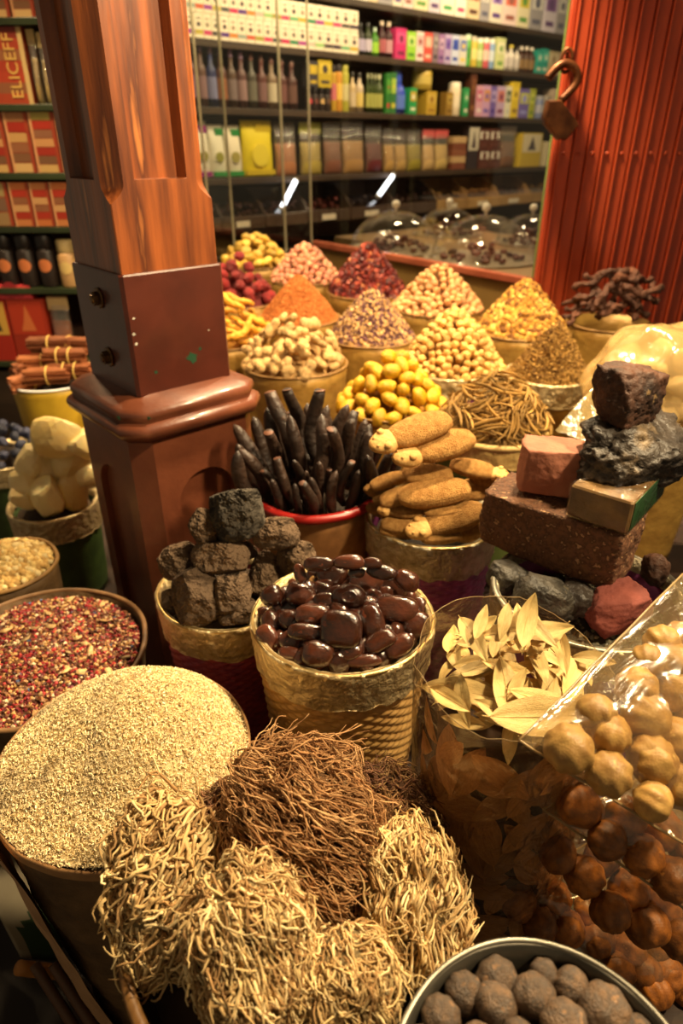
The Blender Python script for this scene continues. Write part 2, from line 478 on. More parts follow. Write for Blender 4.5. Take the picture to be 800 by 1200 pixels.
# timber: chamfered, with sunk panels above the shoulder
def tsec(h, ch, rec, z):
    out = []
    w0, w1 = h-.048, h-.056
    for q in range(4):
        a = q*PI/2; ca, sa = math.cos(a), math.sin(a)
        loc = [(-h+ch, -h), (-w0, -h), (-w1, -h+rec), (w1, -h+rec), (w0, -h), (h-ch, -h)]
        out += [(x*ca-y*sa, x*sa+y*ca, z) for x, y in loc]
    return out
mb = MB(); zs = 1.272
rings = [tsec(PW, .002, 0, 1.135), tsec(PW, .002, 0, zs-.012)]
for i in range(9):
    k = i/8; rings.append(tsec(PW, .002+.026*math.sin(k*PI/2), 0, zs-.012+.03*k))
zz = rings[-1][0][2]
rings += [tsec(PW, .028, .0002, zz+.004), tsec(PW, .028, .02, zz+.0055), tsec(PW, .028, .02, 3.19)]
mb.loft(rings); o = mb.build('timber', m_wood, pil, smooth=True); sharp(o.data, 25)
SH = .104
mb = MB(); mb.loft([csq(SH, .006, .932), csq(SH, .006, 1.146), csq(SH-.002, .006, 1.149), csq(SH-.006, .004, 1.149), csq(SH-.006, .004, 1.13)])
o = mb.build('sleeve', m_sleeve, pil); sharp(o.data, 30); o['label'] = 'brown painted iron sleeve'; SLV = o
for (by, bz) in ((-.005, 1.098), (-.005, .988)):
    mb = MB(); mb.lathe([(0, 0), (.017, 0), (.019, .002), (.017, .004), (.0125, .004)], 24)
    hx = [[(.0125*math.cos(k*PI/3), .0125*math.sin(k*PI/3), z) for k in range(6)] for z in (.004, .014)]
    mb.loft(hx); mb.lathe([(.0085, .014), (.0075, .017), (0, .018)], 16)
    o = mb.build('bolt', m_bolt, SLV, (-SH-.0005, by, bz), (0, -PI/2, 0)); sharp(o.data, 30)
for (x, z, r, m, face) in ((.018, .985, .014, m_green, 0), (.037, .998, .004, m_green, 0), (-.062, .972, .005, m_green, 0), (-.094, 1.048, .004, m_white, 0), (-.09, 1.075, .003, m_white, 0), (-.092, 1.03, .004, m_white, 0), (.06, 1.03, .0015, m_white, 0)):
    rs = random.Random(int(x*1e4)); mb = MB(); n = 22
    ring = [(r*rs.uniform(.45, 1.15)*math.cos(2*PI*k/n), r*rs.uniform(.4, 1.0)*math.sin(2*PI*k/n)) for k in range(n)]
    mb.loft([[(x+p, -SH+.0001, z+q) for p, q in ring], [(x+p, -SH-.0003, z+q) for p, q in ring]])
    mb.build('paint_chip', m, SLV, smooth=False)
# pedestal: flange mouldings and body with arched panels
mb = MB(); ch = .036
prof = [(.138, .850), (.141, .858), (.150, .861), (.1565, .866), (.1595, .874), (.1595, .881), (.1565, .888), (.150, .892), (.1475, .893), (.1475, .897), (.1495, .902), (.1495, .910), (.147, .916), (.142, .9195), (.12, .928), (.106, .933), (.06, .934)]
mb.loft([csq(h, ch*h/.15, z) for h, z in prof]); o = mb.build('flange', m_ped, pil); sharp(o.data, 50); FLG = o
mb = MB(); PB = .14; cb = .034
for q in range(4):
    a = q*PI/2; ca, sa = math.cos(a), math.sin(a)
    def R2(x, y, z): return (x*ca-y*sa, x*sa+y*ca, z)
    w = PB-cb; aw = .066; zt, zb, zc = .852, 0, .70; zl = .12; y0, y1 = -PB, -PB+.014
    arc = [(aw*math.cos(PI-PI*k/24), zc+aw*math.sin(PI-PI*k/24)) for k in range(25)]
    V = []
    fs = []
    def quad(*p):
        b = len(V); V.extend(p); fs.append(tuple(range(b, b+len(p))))
    quad(R2(-w, y0, zb), R2(-aw, y0, zb), R2(-aw, y0, zt), R2(-w, y0, zt))
    quad(R2(aw, y0, zb), R2(w, y0, zb), R2(w, y0, zt), R2(aw, y0, zt))
    quad(R2(-aw, y0, zb), R2(aw, y0, zb), R2(aw, y0, zl), R2(-aw, y0, zl))
    for k in range(24):
        (xa, za), (xb, zb_) = arc[k], arc[k+1]
        quad(R2(xa, y0, za), R2(xb, y0, zb_), R2(xb, y0, zt), R2(xa, y0, zt))
    out = [(-aw, zl)]+arc+[(aw, zl)]
    for k in range(len(out)-1):
        (xa, za), (xb, zb_) = out[k], out[k+1]
        k2 = .985
        quad(R2(xa, y0, za), R2(xa*.96, y1, za-.003), R2(xb*.96, y1, zb_-.003), R2(xb, y0, zb_))
    quad(*[R2(x*.96, y1, z-.003) for x, z in reversed(out)])
    quad(R2(w, y0, zb), R2(PB, -w, zb), R2(PB, -w, zt), R2(w, y0, zt))
    mb.add(V, fs)
mb.build('pedestal', m_ped, pil, smooth=False)
for k in range(5):
    rs = random.Random(50+k); x = -.115+.011*k
    mb = MB(); n = 14
    ring = [(rs.uniform(.004, .010)*math.cos(2*PI*i/n), rs.uniform(.002, .005)*math.sin(2*PI*i/n)) for i in range(n)]
    mb.loft([[(p, q, 0) for p, q in ring], [(p, q, .0006) for p, q in ring]])
    t_ = k/4; mb.build('worn_spot', m_green, FLG, Vector((-.149+.034*t_+.001, -.115-.034*t_+.001, .906)), (PI/2, 0, -PI/4), smooth=False)

# ------------------------------------------------------------------ folding shutter and padlock
m_shut = M('shutter_paint', S(204, 84, 44), .42, 0, S(178, 64, 34), 7, .15, 20, 0, coat=.25, col3=S(216, 102, 58), stretch=(1, 1, .35))
m_brass = M('padlock_metal', S(126, 76, 42), .42, .6, S(80, 44, 24), 24, .3, 50, 0)
SX, SY = .692, 2.44
sh = thing('folding_shutter', 'orange red ribbed folding metal shutter beside the glass counter', 'shutter', (SX, SY, 0), math.radians(-4))
pitch = .0455
mb = MB(); n = 16; prof = []
for k in range(n):
    x = k*pitch
    prof += [(x, .0), (x+.0005, .016), (x+.006, .016), (x+.0065, -.006), (x+.0105, -.007), (x+.0125, .0005), (x+.028, .001)]
prof.append((n*pitch, .006))
ring0 = [(x, y, .70) for x, y in prof]; ring1 = [(x, y, 2.9) for x, y in prof]
mb.loft([ring0, ring1], cap=False, close=False)
mb.loft([[(x, y+.006, z) for x, y, z in ring0], [(x, y+.006, z) for x, y, z in ring1]], cap=False, close=False)
o = mb.build('slats', m_shut, sh); sharp(o.data, 25); SLT = o
zr = atY(720, 180, SY).z
for k in range(n):
    mb = MB(); mb.lathe([(.007, 0), (.0065, .003), (.004, .0055), (0, .006)], 12)
    mb.build('rivet', m_shut, SLT, (k*pitch+.024, .0005, zr), (PI/2, 0, 0))
for k in (0, n-1):
    mb = MB(); mb.box(k*pitch-.012+(.05 if k else 0), k*pitch+.004+(.05 if k else 0), .0, .03, .66, 2.92, 0, .003); o = mb.build('edge_bar', m_shut, sh); sharp(o.data, 30)
mb = MB(); mb.box(0, n*pitch, .016, .034, .66, .70, 0, .003); o = mb.build('bottom_bar', m_shut, sh); sharp(o.data, 30)
mb = MB(); mb.box(.05, n*pitch, -.012, .05, 0, .655, 0, .004); o = mb.build('base_panel', M('base_panel', S(70, 32, 20), .6), sh)
# hasp: an eye bolted to the shutter edge
hp = atY(664, 72, SY-.03)
mb = MB(); lp = sh.matrix_world.inverted() if False else None
loc = Vector((hp.x-SX, hp.y-SY, hp.z))
mb.tube([loc+Vector((.02, .03, 0)), loc+Vector((.004, .012, .012)), loc+Vector((0, -.004, .02))], .006, 8)
mb.tube([loc+Vector((.016*math.cos(a), -.006, .002+.03*math.sin(a))) for a in [2*PI*k/20 for k in range(21)]], .0055, 8)
mb.build('hasp_eye', m_brass, sh)
pd = 2.22
def pp(x, y, d=0): return atY(x, y, SY-.045+d)
pb = pp(655, 143)
pk = thing('padlock', 'large old brass padlock hanging open from the shutter edge', 'padlock', pb)
mb = MB()
outl = [(638, 128), (640, 118), (655, 117), (658, 122), (672, 140), (676, 147), (661, 164), (652, 164), (637, 145), (635, 138)]
ol = [pp(x, y)-pb for x, y in outl]; 
cen = sum(ol, Vector())/len(ol)
r0 = [(cen+(p-cen)*.92)+Vector((0, -.03, 0)) for p in ol]; r1 = [p+Vector((0, -.022, 0)) for p in ol]
r2 = [p+Vector((0, .014, 0)) for p in ol]; r3 = [(cen+(p-cen)*.92)+Vector((0, .022, 0)) for p in ol]
mb.loft([r3, r2, r1, r0]); o = mb.build('body', m_brass, pk); sharp(o.data, 35)
pts = [(657, 118), (663, 112), (671, 104), (676, 96), (677, 88), (673, 79), (667, 75), (660, 74), (652, 79), (645, 87), (641, 92)]
mb = MB(); P_ = [pp(x, y, -.004)-pb for x, y in pts]
Q = []
for i in range(len(P_)-1):
    for k in range(3): Q.append(P_[i].lerp(P_[i+1], k/3))
Q.append(P_[-1])
for _ in range(2): Q = [Q[0]]+[(Q[i-1]+Q[i]*2+Q[i+1])/4 for i in range(1, len(Q)-1)]+[Q[-1]]
mb.tube(Q, .0125, 12); mb.build('shackle', m_brass, pk)

# ------------------------------------------------------------------ glass counter and partitions
m_glass = clear('pane_glass', (.99, 1, .985, 1), .0, .02)
m_gedge = M('glass_edge', S(190, 182, 150), .2, 0, rand=0, trans=0)
m_cbody = M('counter_body', S(140, 110, 58), .5, 0, S(118, 90, 46), 4, 0)
m_ctop = M('counter_trim', S(190, 105, 75), .35, 0, S(165, 85, 60), 9)
m_white_l = M('laminate', S(150, 120, 85), .4)
CZ = .92
C0 = atz(366, 282, CZ); C1 = atz(625, 327, CZ)
dv = (C1-C0).normalized(); pv = Vector((-dv.y, dv.x, 0))     # dv runs towards the camera, pv away from the baskets
clen = (C1-C0).length-.02; cang = math.atan2(dv.y, dv.x)
ct = thing('display_counter', 'long beige counter with pink trimmed edge carrying the clear domes', 'counter', (C0.x, C0.y, 0), cang)
WZ = CZ-.04; CW = 1.25
mb = MB(); mb.box(0, clen, .012, CW, 0, WZ-.006); mb.box(0, clen, .012, .016, WZ-.006, CZ-.028); mb.box(-.34, 0, .4, CW, 0, WZ-.006); mb.build('body', m_cbody, ct, smooth=False)
mb = MB(); mb.box(-.005, clen+.005, 0, .030, CZ-.028, CZ, 0, .004); o = mb.build('edge_trim', m_ctop, ct); sharp(o.data, 30)
mb = MB(); mb.box(.0, clen, .016, CW, WZ-.006, WZ, 0, .002); mb.box(-.34, -.0005, .4, CW, WZ-.006, WZ, 0, .002); o = mb.build('worktop', m_white_l, ct); sharp(o.data, 30)
g = thing('glass_screen', 'clear glass sheet standing along the front edge of the dome counter', 'glass screen', (C0.x, C0.y, 0), cang)
mb = MB(); mb.box(0, clen-.001, .020, .026, CZ+.001, 2.75); mb.build('pane', m_glass, g, smooth=False)
mb = MB(); mb.box(clen-.002, clen+.006, .017, .029, CZ+.001, 2.75); mb.build('green_edge', M('green_edge', S(120, 136, 76), .25, 0), g, smooth=False)
D2 = -(N.x*C0.x+N.y*C0.y)
aC = U.dot(C0)
pans = [(238, 332, .0), (268, 360, .018)]
def acol(px, D): return U.dot(colz(px, 1.3, D)[0])
for i, (x0, x1, off) in enumerate(((190, 268, .02), (238, 332, .0), (330, 364, .02))):
    a0, a1 = acol(x0, D2+off), acol(x1, D2+off)
    g = thing('sliding_glass_door', ['clear sliding glass door beside the wooden post', 'clear sliding glass door in front of the tall bottles', 'narrow clear glass door meeting the dome counter'][i], 'glass door', wp(a0, D2+off), WA)
    w = a1-a0
    mb = MB(); mb.box(.004, w-.004, 0, .005, .62, 2.75); mb.build('pane', m_glass, g, smooth=False)
    for e in (0, w-.008):
        mb = MB(); mb.box(e, e+.008, -.001, .006, .62, 2.75); mb.build('polished_edge', m_gedge, g, smooth=False)
mb = MB(); wallbox(mb, acol(212, D2), aC-.07, D2-.012, D2+.05, .56, .62)
tag(mb.build('door_track', M('track', S(60, 45, 30), .5), smooth=False), 'dark low rail carrying the sliding glass doors', 'rail')
mb = MB(); wallbox(mb, acol(212, D2), aC-.07, D2+.0, D2+.04, 0, .559)
tag(mb.build('cabinet_base', M('cab_base', S(60, 42, 28), .6), smooth=False), 'dark cabinet base below the sliding glass doors', 'cabinet')

# domes
m_dome = clear('dome_acrylic', (1, .99, .97, 1), .05, .03)
m_knob = M('knob', S(225, 215, 200), .15, 0, trans=0)
m_tray = M('tray', S(175, 160, 140), .35, .5)
m_sweet = M('dark_sweet', S(95, 45, 32), .45, 0, S(60, 26, 20), 20)
doml = [(462, 292, 108, 'clear food dome at the far corner of the counter'), (524, 274, 74, 'small looking clear food dome furthest back on the counter'), (564, 303, 124, 'clear food dome nearest the counter edge in the middle'), (620, 284, 80, 'clear food dome partly behind the green glass edge')]
sw = [ellip((.018, .014, .011), 90+k, 2).mesh('sweet', m_sweet) for k in range(3)]
for k, (x, y, w, lb) in enumerate(doml):
    c = atz(x, y, WZ+.004); d = (c.y/(CT-(y-600)/F*ST)); R = w*d/F/2*.95
    gap = 1.16*R+.034-(c-C0).dot(pv)
    if gap > 0: c = c+pv*gap
    t = thing('food_dome', lb, 'food dome', c, 0, 'clear domes on the counter')
    pr = [(R*1.04, .0), (R*1.04, .004), (R, .006)]+[(R*math.cos(b), .006+R*.78*math.sin(b)) for b in [PI/2*i/14 for i in range(1, 14)]]+[(.001, .006+R*.78)]
    mb = MB(); mb.lathe(pr, 48); mb.build('cover', m_dome, t)
    mb = MB(); zt = .006+R*.78
    mb.lathe([(.006, zt-.001), (.006, zt+.012)]+[(.002+.018*math.sin(b), zt+.028-.018*math.cos(b)) for b in [PI*i/10 for i in range(1, 11)]], 20); mb.build('knob', m_knob, t)
    tr = MB(); tr.lathe([(0.001, -.003), (R*1.12, -.003), (R*1.16, .004), (R*1.13, .004), (R*1.08, -.0008), (.001, -.0008)], 48)
    o = tr.build('tray', m_tray, None, c); tag(o, 'round metal tray under the '+lb, 'tray', 'trays under the domes')
    rs = random.Random(k)
    for i in range(46):
        ly = 0 if i < 24 else 1 if i < 38 else 2
        a = rs.uniform(0, 6.28); r = R*.8*math.sqrt(rs.random())*(1 if ly < 2 else .7)
        o = put(rs.choice(sw), 'dark_sweet', None, c+Vector((r*(1-.28*ly)*math.cos(a), r*(1-.28*ly)*math.sin(a), .012+.022*ly)), (rs.uniform(-.3, .3), rs.uniform(-.3, .3), rs.uniform(0, 6)))
        tag(o, 'dark brown sweet under the '+lb, 'sweet', 'sweets under the '+lb)

# ------------------------------------------------------------------ shelves on the back wall
m_shelf = M('shelf_board', S(62, 44, 28), .55, 0, S(50, 35, 22), 5, stretch=(1, 6, 6))
DF = 3.3
SHZ = [colz(430, 1, DF)[0].z]
def shz(px, py): return atD(px, py, DF).z
SZ = {0: shz(430, 1), 1: shz(430, 65), 2: shz(430, 132), 3: shz(430, 203)}
aL, aR = acol(205, DF)-.1, acol(690, DF)+.15
su = thing('wall_shelving', 'tall dark wooden shelving with packed goods on the back wall', 'shelving', wp(aL, DF), WA)
mb = MB(); mb.box(0, aR-aL, .30, .32, .4, 2.7); mb.build('back_panel', M('shelf_back', S(58, 38, 24), .8), su, smooth=False)
for k in (0, 1, 2, 3):
    mb = MB(); mb.box(0, aR-aL, 0, .30, SZ[k]-.03, SZ[k], 0, .002); o = mb.build('shelf', m_shelf, su); sharp(o.data, 30)
mb = MB(); mb.box(0, aR-aL, .0, .30, .78, .80, 0, .002); o = mb.build('shelf', m_shelf, su)
mb = MB(); mb.box(0, aR-aL, .0, .30, .4, .78); o = mb.build('plinth', m_shelf, su, smooth=False)
for a in (-.03, aR-aL):
    mb = MB(); mb.box(a, a+.03, 0, .32, .4, 2.7); mb.build('upright', m_shelf, su, smooth=False)

def colm(rgb, rough=.45): 
    return M('print_%02x%02x%02x' % tuple(rgb), S(*rgb), rough, 0, rand=0)
m_card = colm((225, 210, 185)); m_dark = colm((30, 22, 22), .25); m_lab = colm((215, 200, 170))
m_clearbag = clear('pouch_film', (1, .97, .92, 1), .16, .12, .6, 40, .06)
def product(kind, w, h, d, cols, name, label, cat, group, loc, rz):
    """one packet, box, bottle, jar ... origin at its base, front at local y=0"""
    t = thing(name, label, cat, loc, rz, group); c = [colm(x) for x in cols]; g = .001
    mb = MB()
    if kind == 'carton':
        mb.box(g, w-g, 0, d, 0, h, 0, .002); bd = mb.build('box', c[0], t); sharp(bd.data, 30)
        lb = MB(); lb.box(g+.001, w-g-.001, -.0008, .0004, h*.16, h*.34, 0)
        lb.loft([[(w/2+w*.22*math.cos(2*PI*i/10), y, h*.56+w*.2*math.sin(2*PI*i/10)) for i in range(10)] for y in (.0004, -.0008)], 1)
        lb.box(w*.3, w*.7, -.0008, .0004, h*.76, h*.82, 1)
        lb.build('label', [c[1], c[2]], bd, smooth=False)
    elif kind == 'box':
        mb.box(g, w-g, 0, d, 0, h, 0, .0015); bd = mb.build('box', c[0], t); sharp(bd.data, 30)
        lb = MB(); lb.box(w*.12, w*.88, -.0008, .0004, h*.5, h*.86, 0); lb.box(w*.2, w*.8, -.0008, .0004, h*.14, h*.26, 1)
        lb.loft([[(w/2+w*.2*math.cos(2*PI*i/10), y, h*.66+w*.2*math.sin(2*PI*i/10)) for i in range(10)] for y in (-.0006, -.0014)], 1)
        lb.build('label', [c[1], c[2]], bd, smooth=False)
    elif kind in ('bottle', 'tall'):
        r = w/2-.0015; sh_ = .62 if kind == 'bottle' else .58
        mb.lathe([(.001, 0), (r, 0), (r, h*sh_), (r*.9, h*(sh_+.05)), (r*.42, h*(sh_+.13)), (r*.36, h*.88), (.001, h*.88)], 20, cx=w/2, cy=r)
        bd = mb.build('body', c[0], t)
        lb = MB(); lb.lathe([(r+.0006, h*.14), (r+.0006, h*.5)], 20, cx=w/2, cy=r); lb.build('label', c[1], bd)
        cp = MB(); cp.lathe([(r*.45, h*.87), (r*.45, h*.99), (r*.36, h), (.001, h)], 16, cx=w/2, cy=r); cp.build('cap', c[2], t)
    elif kind in ('tube', 'can'):
        r = w/2-.0015
        mb.lathe([(.001, 0), (r*.95, 0), (r, h*.02), (r, h*.8), (r*.92, h*.84), (.001, h*.84)], 22, cx=w/2, cy=r); bd = mb.build('body', c[0], t)
        lb = MB(); lb.lathe([(r+.0006, h*.25), (r+.0006, h*.6)], 22, cx=w/2, cy=r); lb.build('label', c[1], bd)
        cp = MB(); k = .8 if kind == 'tube' else .94
        cp.lathe([(r*k, h*.835), (r*k, h*.97), (r*k*.8, h), (.001, h)], 18, cx=w/2, cy=r); cp.build('cap', c[2], t)
    elif kind == 'spray':
        r = w/2-.002
        mb.lathe([(.001, 0), (r, 0), (r, h*.5), (r*.8, h*.62), (r*.35, h*.72), (.001, h*.72)], 20, cx=w/2, cy=r); bd = mb.build('body', c[0], t)
        lb = MB(); lb.lathe([(r+.0006, h*.12), (r+.0006, h*.45)], 20, cx=w/2, cy=r); lb.build('label', c[1], bd)
        cp = MB(); cp.box(w*.2, w*.7, r-.012, r+.012, h*.72, h, 0, .003); cp.box(w*.02, w*.3, r-.006, r+.006, h*.84, h*.94); cp.build('trigger', c[2], t)
    elif kind == 'jar':
        r = w/2-.0015
        mb.lathe([(.001, 0), (r*.94, 0), (r, h*.04), (r, h*.66), (r*.8, h*.74), (.001, h*.74)], 24, cx=w/2, cy=r); bd = mb.build('body', c[0], t)
        lb = MB(); lb.loft([[(w/2+(r+.0012)*math.sin(.72*q*math.cos(2*PI*i/16)), r-(r+.0012)*math.cos(.72*q*math.cos(2*PI*i/16)), h*.42+r*.66*q*math.sin(2*PI*i/16)) for i in range(16)] for q in (1, .8, .6, .4, .2, .02)], cap=False)
        lb.build('label', c[1], bd, smooth=False)
        cp = MB(); cp.lathe([(r*.86, h*.735), (r*.9, h*.75), (r*.9, h*.95), (r*.8, h), (.001, h)], 20, cx=w/2, cy=r); cp.build('lid', c[2], t)
    elif kind in ('pouch', 'clearbag'):
        fill = .62 if kind == 'clearbag' else 1
        def pillow(hh, dd, inset=0):
            vs = []; nu, nv = 10, 12
            rows = []
            for j in range(nv+1):
                v = j/nv; th = dd/2*(math.sin(PI*min(1, v*1.02+.08))**.55 if v < 1 else .02)*(1-.55*v*v)
                wv = w/2*(.97-.05*math.sin(PI*v))-inset
                ring = []
                for i in range(nu):
                    b = 2*PI*i/nu; cx_ = math.cos(b); sy_ = math.sin(b)
                    ring.append((w/2+wv*math.copysign(abs(cx_)**.5, cx_), dd/2+max(th, .001)*math.copysign(abs(sy_)**.8, sy_), hh*v))
                rows.append(ring)
            return rows
        if kind == 'pouch':
            mb.loft(pillow(h, d)); mb.build('pouch', c[0], t)
            lb = MB(); lb.loft([[(w/2+w*.26*math.cos(2*PI*i/14), y, h*.4+w*.26*math.sin(2*PI*i/14)) for i in range(14)] for y in (.01, -.002)])
            lb.build('emblem', c[1], t, smooth=False)
            l2 = MB(); l2.box(w*.06, w*.94, -.0025, .01, h*.04, h*.13); l2.box(w*.45, w*.94, d/2-.012, d/2, h*.8, h*.93); l2.build('stripe', c[2], t, smooth=False)
        else:
            mb.loft(pillow(h*fill, d*.9, .004)); mb.build('contents', c[0], t)
            f = MB(); f.loft(pillow(h, d)); f.build('clear_film', m_clearbag, t)
            if len(c) > 1 and cols[1] is not None:
                l2 = MB(); l2.box(w*.03, w*.97, d/2-.006, d/2+.002, h*.78, h*.99); l2.build('header', c[1], t, smooth=False)
    elif kind == 'stack':
        n_ = 5
        for i in range(n_):
            b_ = MB(); b_.box(.002, w-.002, 0, d, h*i/n_+.0005, h*(i+1)/n_-.0005, 0, .002); sharp(b_.build('packet', c[i % len(c)], t).data, 30)
    elif kind == 'picture':
        mb.box(g, w-g, 0, d, 0, h, 0, .002); sharp(mb.build('packet', c[0], t).data, 30)
        lb = MB(); lb.box(w*.06, w*.94, -.0008, .0004, h*.44, h*.97, 0); lb.build('panel', c[1], t, smooth=False)
        l2 = MB(); l2.add([(w*.3, -.0012, h*.5), (w*.7, -.0012, h*.5), (w*.62, -.0012, h*.68), (w*.5, -.0012, h*.92), (w*.4, -.0012, h*.66)], [(0, 1, 2, 3, 4)]); l2.build('figure', c[2], t, smooth=False)
    return t
USED = {}
def uniq(label):
    USED[label] = USED.get(label, 0)+1
    return label
def onshelf(k, x0, x1, ytop, kind, cols, name, label, cat, group, z=None, setback=.012, d=None, D=DF):
    z = SZ[k] if z is None else z
    D = D+setback
    p0, y0 = colz(x0, z, D); p1, _ = colz(x1, z, D)
    top = atD((x0+x1)/2, ytop, D).z
    w = U.dot(p1-p0); h = max(.03, top-z)
    return product(kind, w, h, d or min(.2, max(.03, w*.9)), cols, name, label, cat, group, p0+Vector((0, 0, .0005)), WA), h
# two layers of white cartons on the second shelf
strips = [(150, 60, 150), (160, 150, 60), (70, 60, 60), (190, 40, 90), (190, 160, 50), (150, 160, 150), (190, 175, 160), (190, 170, 70), (215, 60, 100), (60, 40, 60), (90, 50, 130), (60, 130, 90), (200, 90, 60), (150, 190, 120), (200, 60, 110), (80, 80, 80), (110, 170, 120), (200, 130, 60), (160, 60, 140)]
emb = [(110, 100, 90), (60, 40, 50), (150, 130, 110)]
zc = SZ[1]
for ly in range(3):
    htop = None
    for i in range(20):
        x0 = 219+i*10.05; x1 = x0+10.05
        p0, yb = colz(x0, zc, DF+.01); p1, _ = colz(x1, zc, DF+.01)
        hh = .098
        lay = ['lower', 'upper', 'topmost'][ly]
        if ly == 2 and i > 8: continue
        product('carton', U.dot(p1-p0), hh, .11, [(232, 218, 195), strips[(i*7+ly*5+i//4) % len(strips)], emb[(i+ly) % 3]], 'tea_carton',
                'white tea carton with a colour band, %s from the wooden post in the %s layer' % (ORD[i], lay), 'carton', 'white cartons in layers', p0+Vector((0, 0, .0005)), WA)
    zc += .0995
# top shelf
rs = random.Random(3)
pal0 = [((215, 205, 190), (150, 120, 190), (90, 60, 130)), ((225, 200, 195), (220, 110, 90), (150, 90, 80)), ((215, 205, 170), (200, 180, 60), (90, 140, 60)), ((200, 190, 205), (120, 80, 140), (90, 60, 110)), ((230, 215, 200), (210, 70, 120), (70, 150, 90)), ((225, 220, 205), (60, 150, 90), (200, 70, 110)), ((205, 185, 150), (150, 60, 50), (90, 60, 50)), ((150, 145, 150), (200, 195, 190), (90, 90, 110))]
x = 352
i = 0
while x < 662:
    w = rs.uniform(10, 17)
    onshelf(0, x, x+w, -45+ (x-352)*.115, 'box', pal0[i % 8] if x < 612 else pal0[7 if i % 2 else 3], 'beauty_box', 'pale printed box on the highest shelf, %s from the post side' % ORD[i], 'box', 'printed boxes on the highest shelf')
    x += w+.6; i += 1
# second shelf, right of the cartons
it = [(421, 430, 26, 'bottle', ((35, 30, 28), (170, 160, 190), (30, 30, 30)), 'dark bottle with lilac label'), (430, 438, 26, 'bottle', ((45, 55, 25), (190, 180, 200), (40, 40, 40)), 'dark bottle with pale label'), (438, 446, 32, 'bottle', ((70, 130, 40), (150, 200, 60), (180, 200, 180)), 'green bottle'),
      (446, 454, 24, 'bottle', ((60, 25, 30), (170, 90, 100), (200, 180, 160)), 'dark red bottle'), (454, 462, 25, 'bottle', ((60, 25, 30), (190, 140, 150), (210, 190, 170)), 'dark red bottle with pale cap'),
      (463, 476, 33, 'box', ((200, 40, 110), (220, 80, 140), (120, 30, 70)), 'magenta box'), (476, 487, 37, 'box', ((150, 200, 60), (200, 220, 130), (80, 140, 40)), 'lime green box'), (487, 496, 37, 'box', ((225, 205, 200), (200, 170, 170), (150, 60, 60)), 'white box with pink print'),
      (496, 506, 38, 'box', ((205, 80, 70), (230, 170, 150), (220, 190, 170)), 'coral red box'), (506, 513, 38, 'box', ((130, 110, 120), (160, 150, 150), (70, 60, 70)), 'grey box'), (513, 520, 40, 'box', ((150, 110, 160), (190, 160, 190), (90, 60, 120)), 'mauve box'), (520, 528, 40, 'box', ((180, 160, 200), (120, 90, 170), (80, 60, 140)), 'lilac box'),
      (528, 537, 41, 'box', ((195, 200, 225), (60, 80, 170), (50, 70, 160)), 'white box with a blue panel'), (537, 546, 42, 'box', ((205, 200, 190), (90, 110, 180), (220, 190, 90)), 'white box with gold spot'), (546, 552, 40, 'tube', ((90, 170, 80), (60, 140, 60), (200, 220, 190)), 'green tube'),
      (553, 560, 42, 'tube', ((205, 180, 70), (220, 210, 130), (190, 180, 160)), 'yellow tube'), (560, 567, 44, 'tube', ((150, 175, 90), (200, 210, 160), (230, 225, 210)), 'pale green tube'), (567, 574, 44, 'tube', ((200, 90, 100), (225, 190, 180), (230, 225, 210)), 'red and white tube'), (574, 580, 45, 'tube', ((130, 160, 200), (200, 210, 220), (230, 225, 210)), 'blue and white tube'), (580, 590, 44, 'box', ((205, 210, 150), (230, 225, 190), (120, 160, 80)), 'pale yellow box'),
      (590, 597, 54, 'bottle', ((215, 205, 195), (200, 190, 185), (60, 50, 50)), 'white bottle with dark cap'), (597, 604, 52, 'bottle', ((215, 205, 195), (190, 180, 175), (200, 180, 60)), 'white bottle with yellow cap'), (604, 609, 55, 'bottle', ((215, 205, 195), (190, 180, 175), (60, 50, 50)), 'slim white bottle'),
      (609, 615, 54, 'bottle', ((70, 40, 28), (130, 100, 60), (225, 215, 200)), 'brown bottle next to the white bottles'), (615, 621, 54, 'bottle', ((70, 40, 28), (130, 100, 60), (225, 215, 200)), 'brown bottle in the middle of three'), (621, 627, 55, 'bottle', ((70, 40, 28), (130, 100, 60), (225, 215, 200)), 'brown bottle next to the teal boxes'),
      (627, 634, 58, 'box', ((30, 150, 135), (90, 190, 170), (220, 220, 200)), 'teal box beside the brown bottles'), (634, 641, 57, 'box', ((30, 150, 135), (90, 190, 170), (220, 220, 200)), 'teal box next to the beige box'), (641, 652, 60, 'box', ((190, 170, 130), (210, 195, 160), (150, 120, 80)), 'beige box behind the padlock'), (652, 664, 62, 'box', ((175, 155, 130), (200, 185, 160), (150, 110, 80)), 'tan box behind the shutter edge')]
for x0, x1, yt, kd, cs, lb in it:
    onshelf(1, x0, x1-.3, yt, kd, cs, {'box': 'beauty_box', 'tube': 'cosmetic_tube', 'bottle': 'oil_bottle'}[kd], lb+' on the second shelf', kd, 'toiletries on the second shelf')
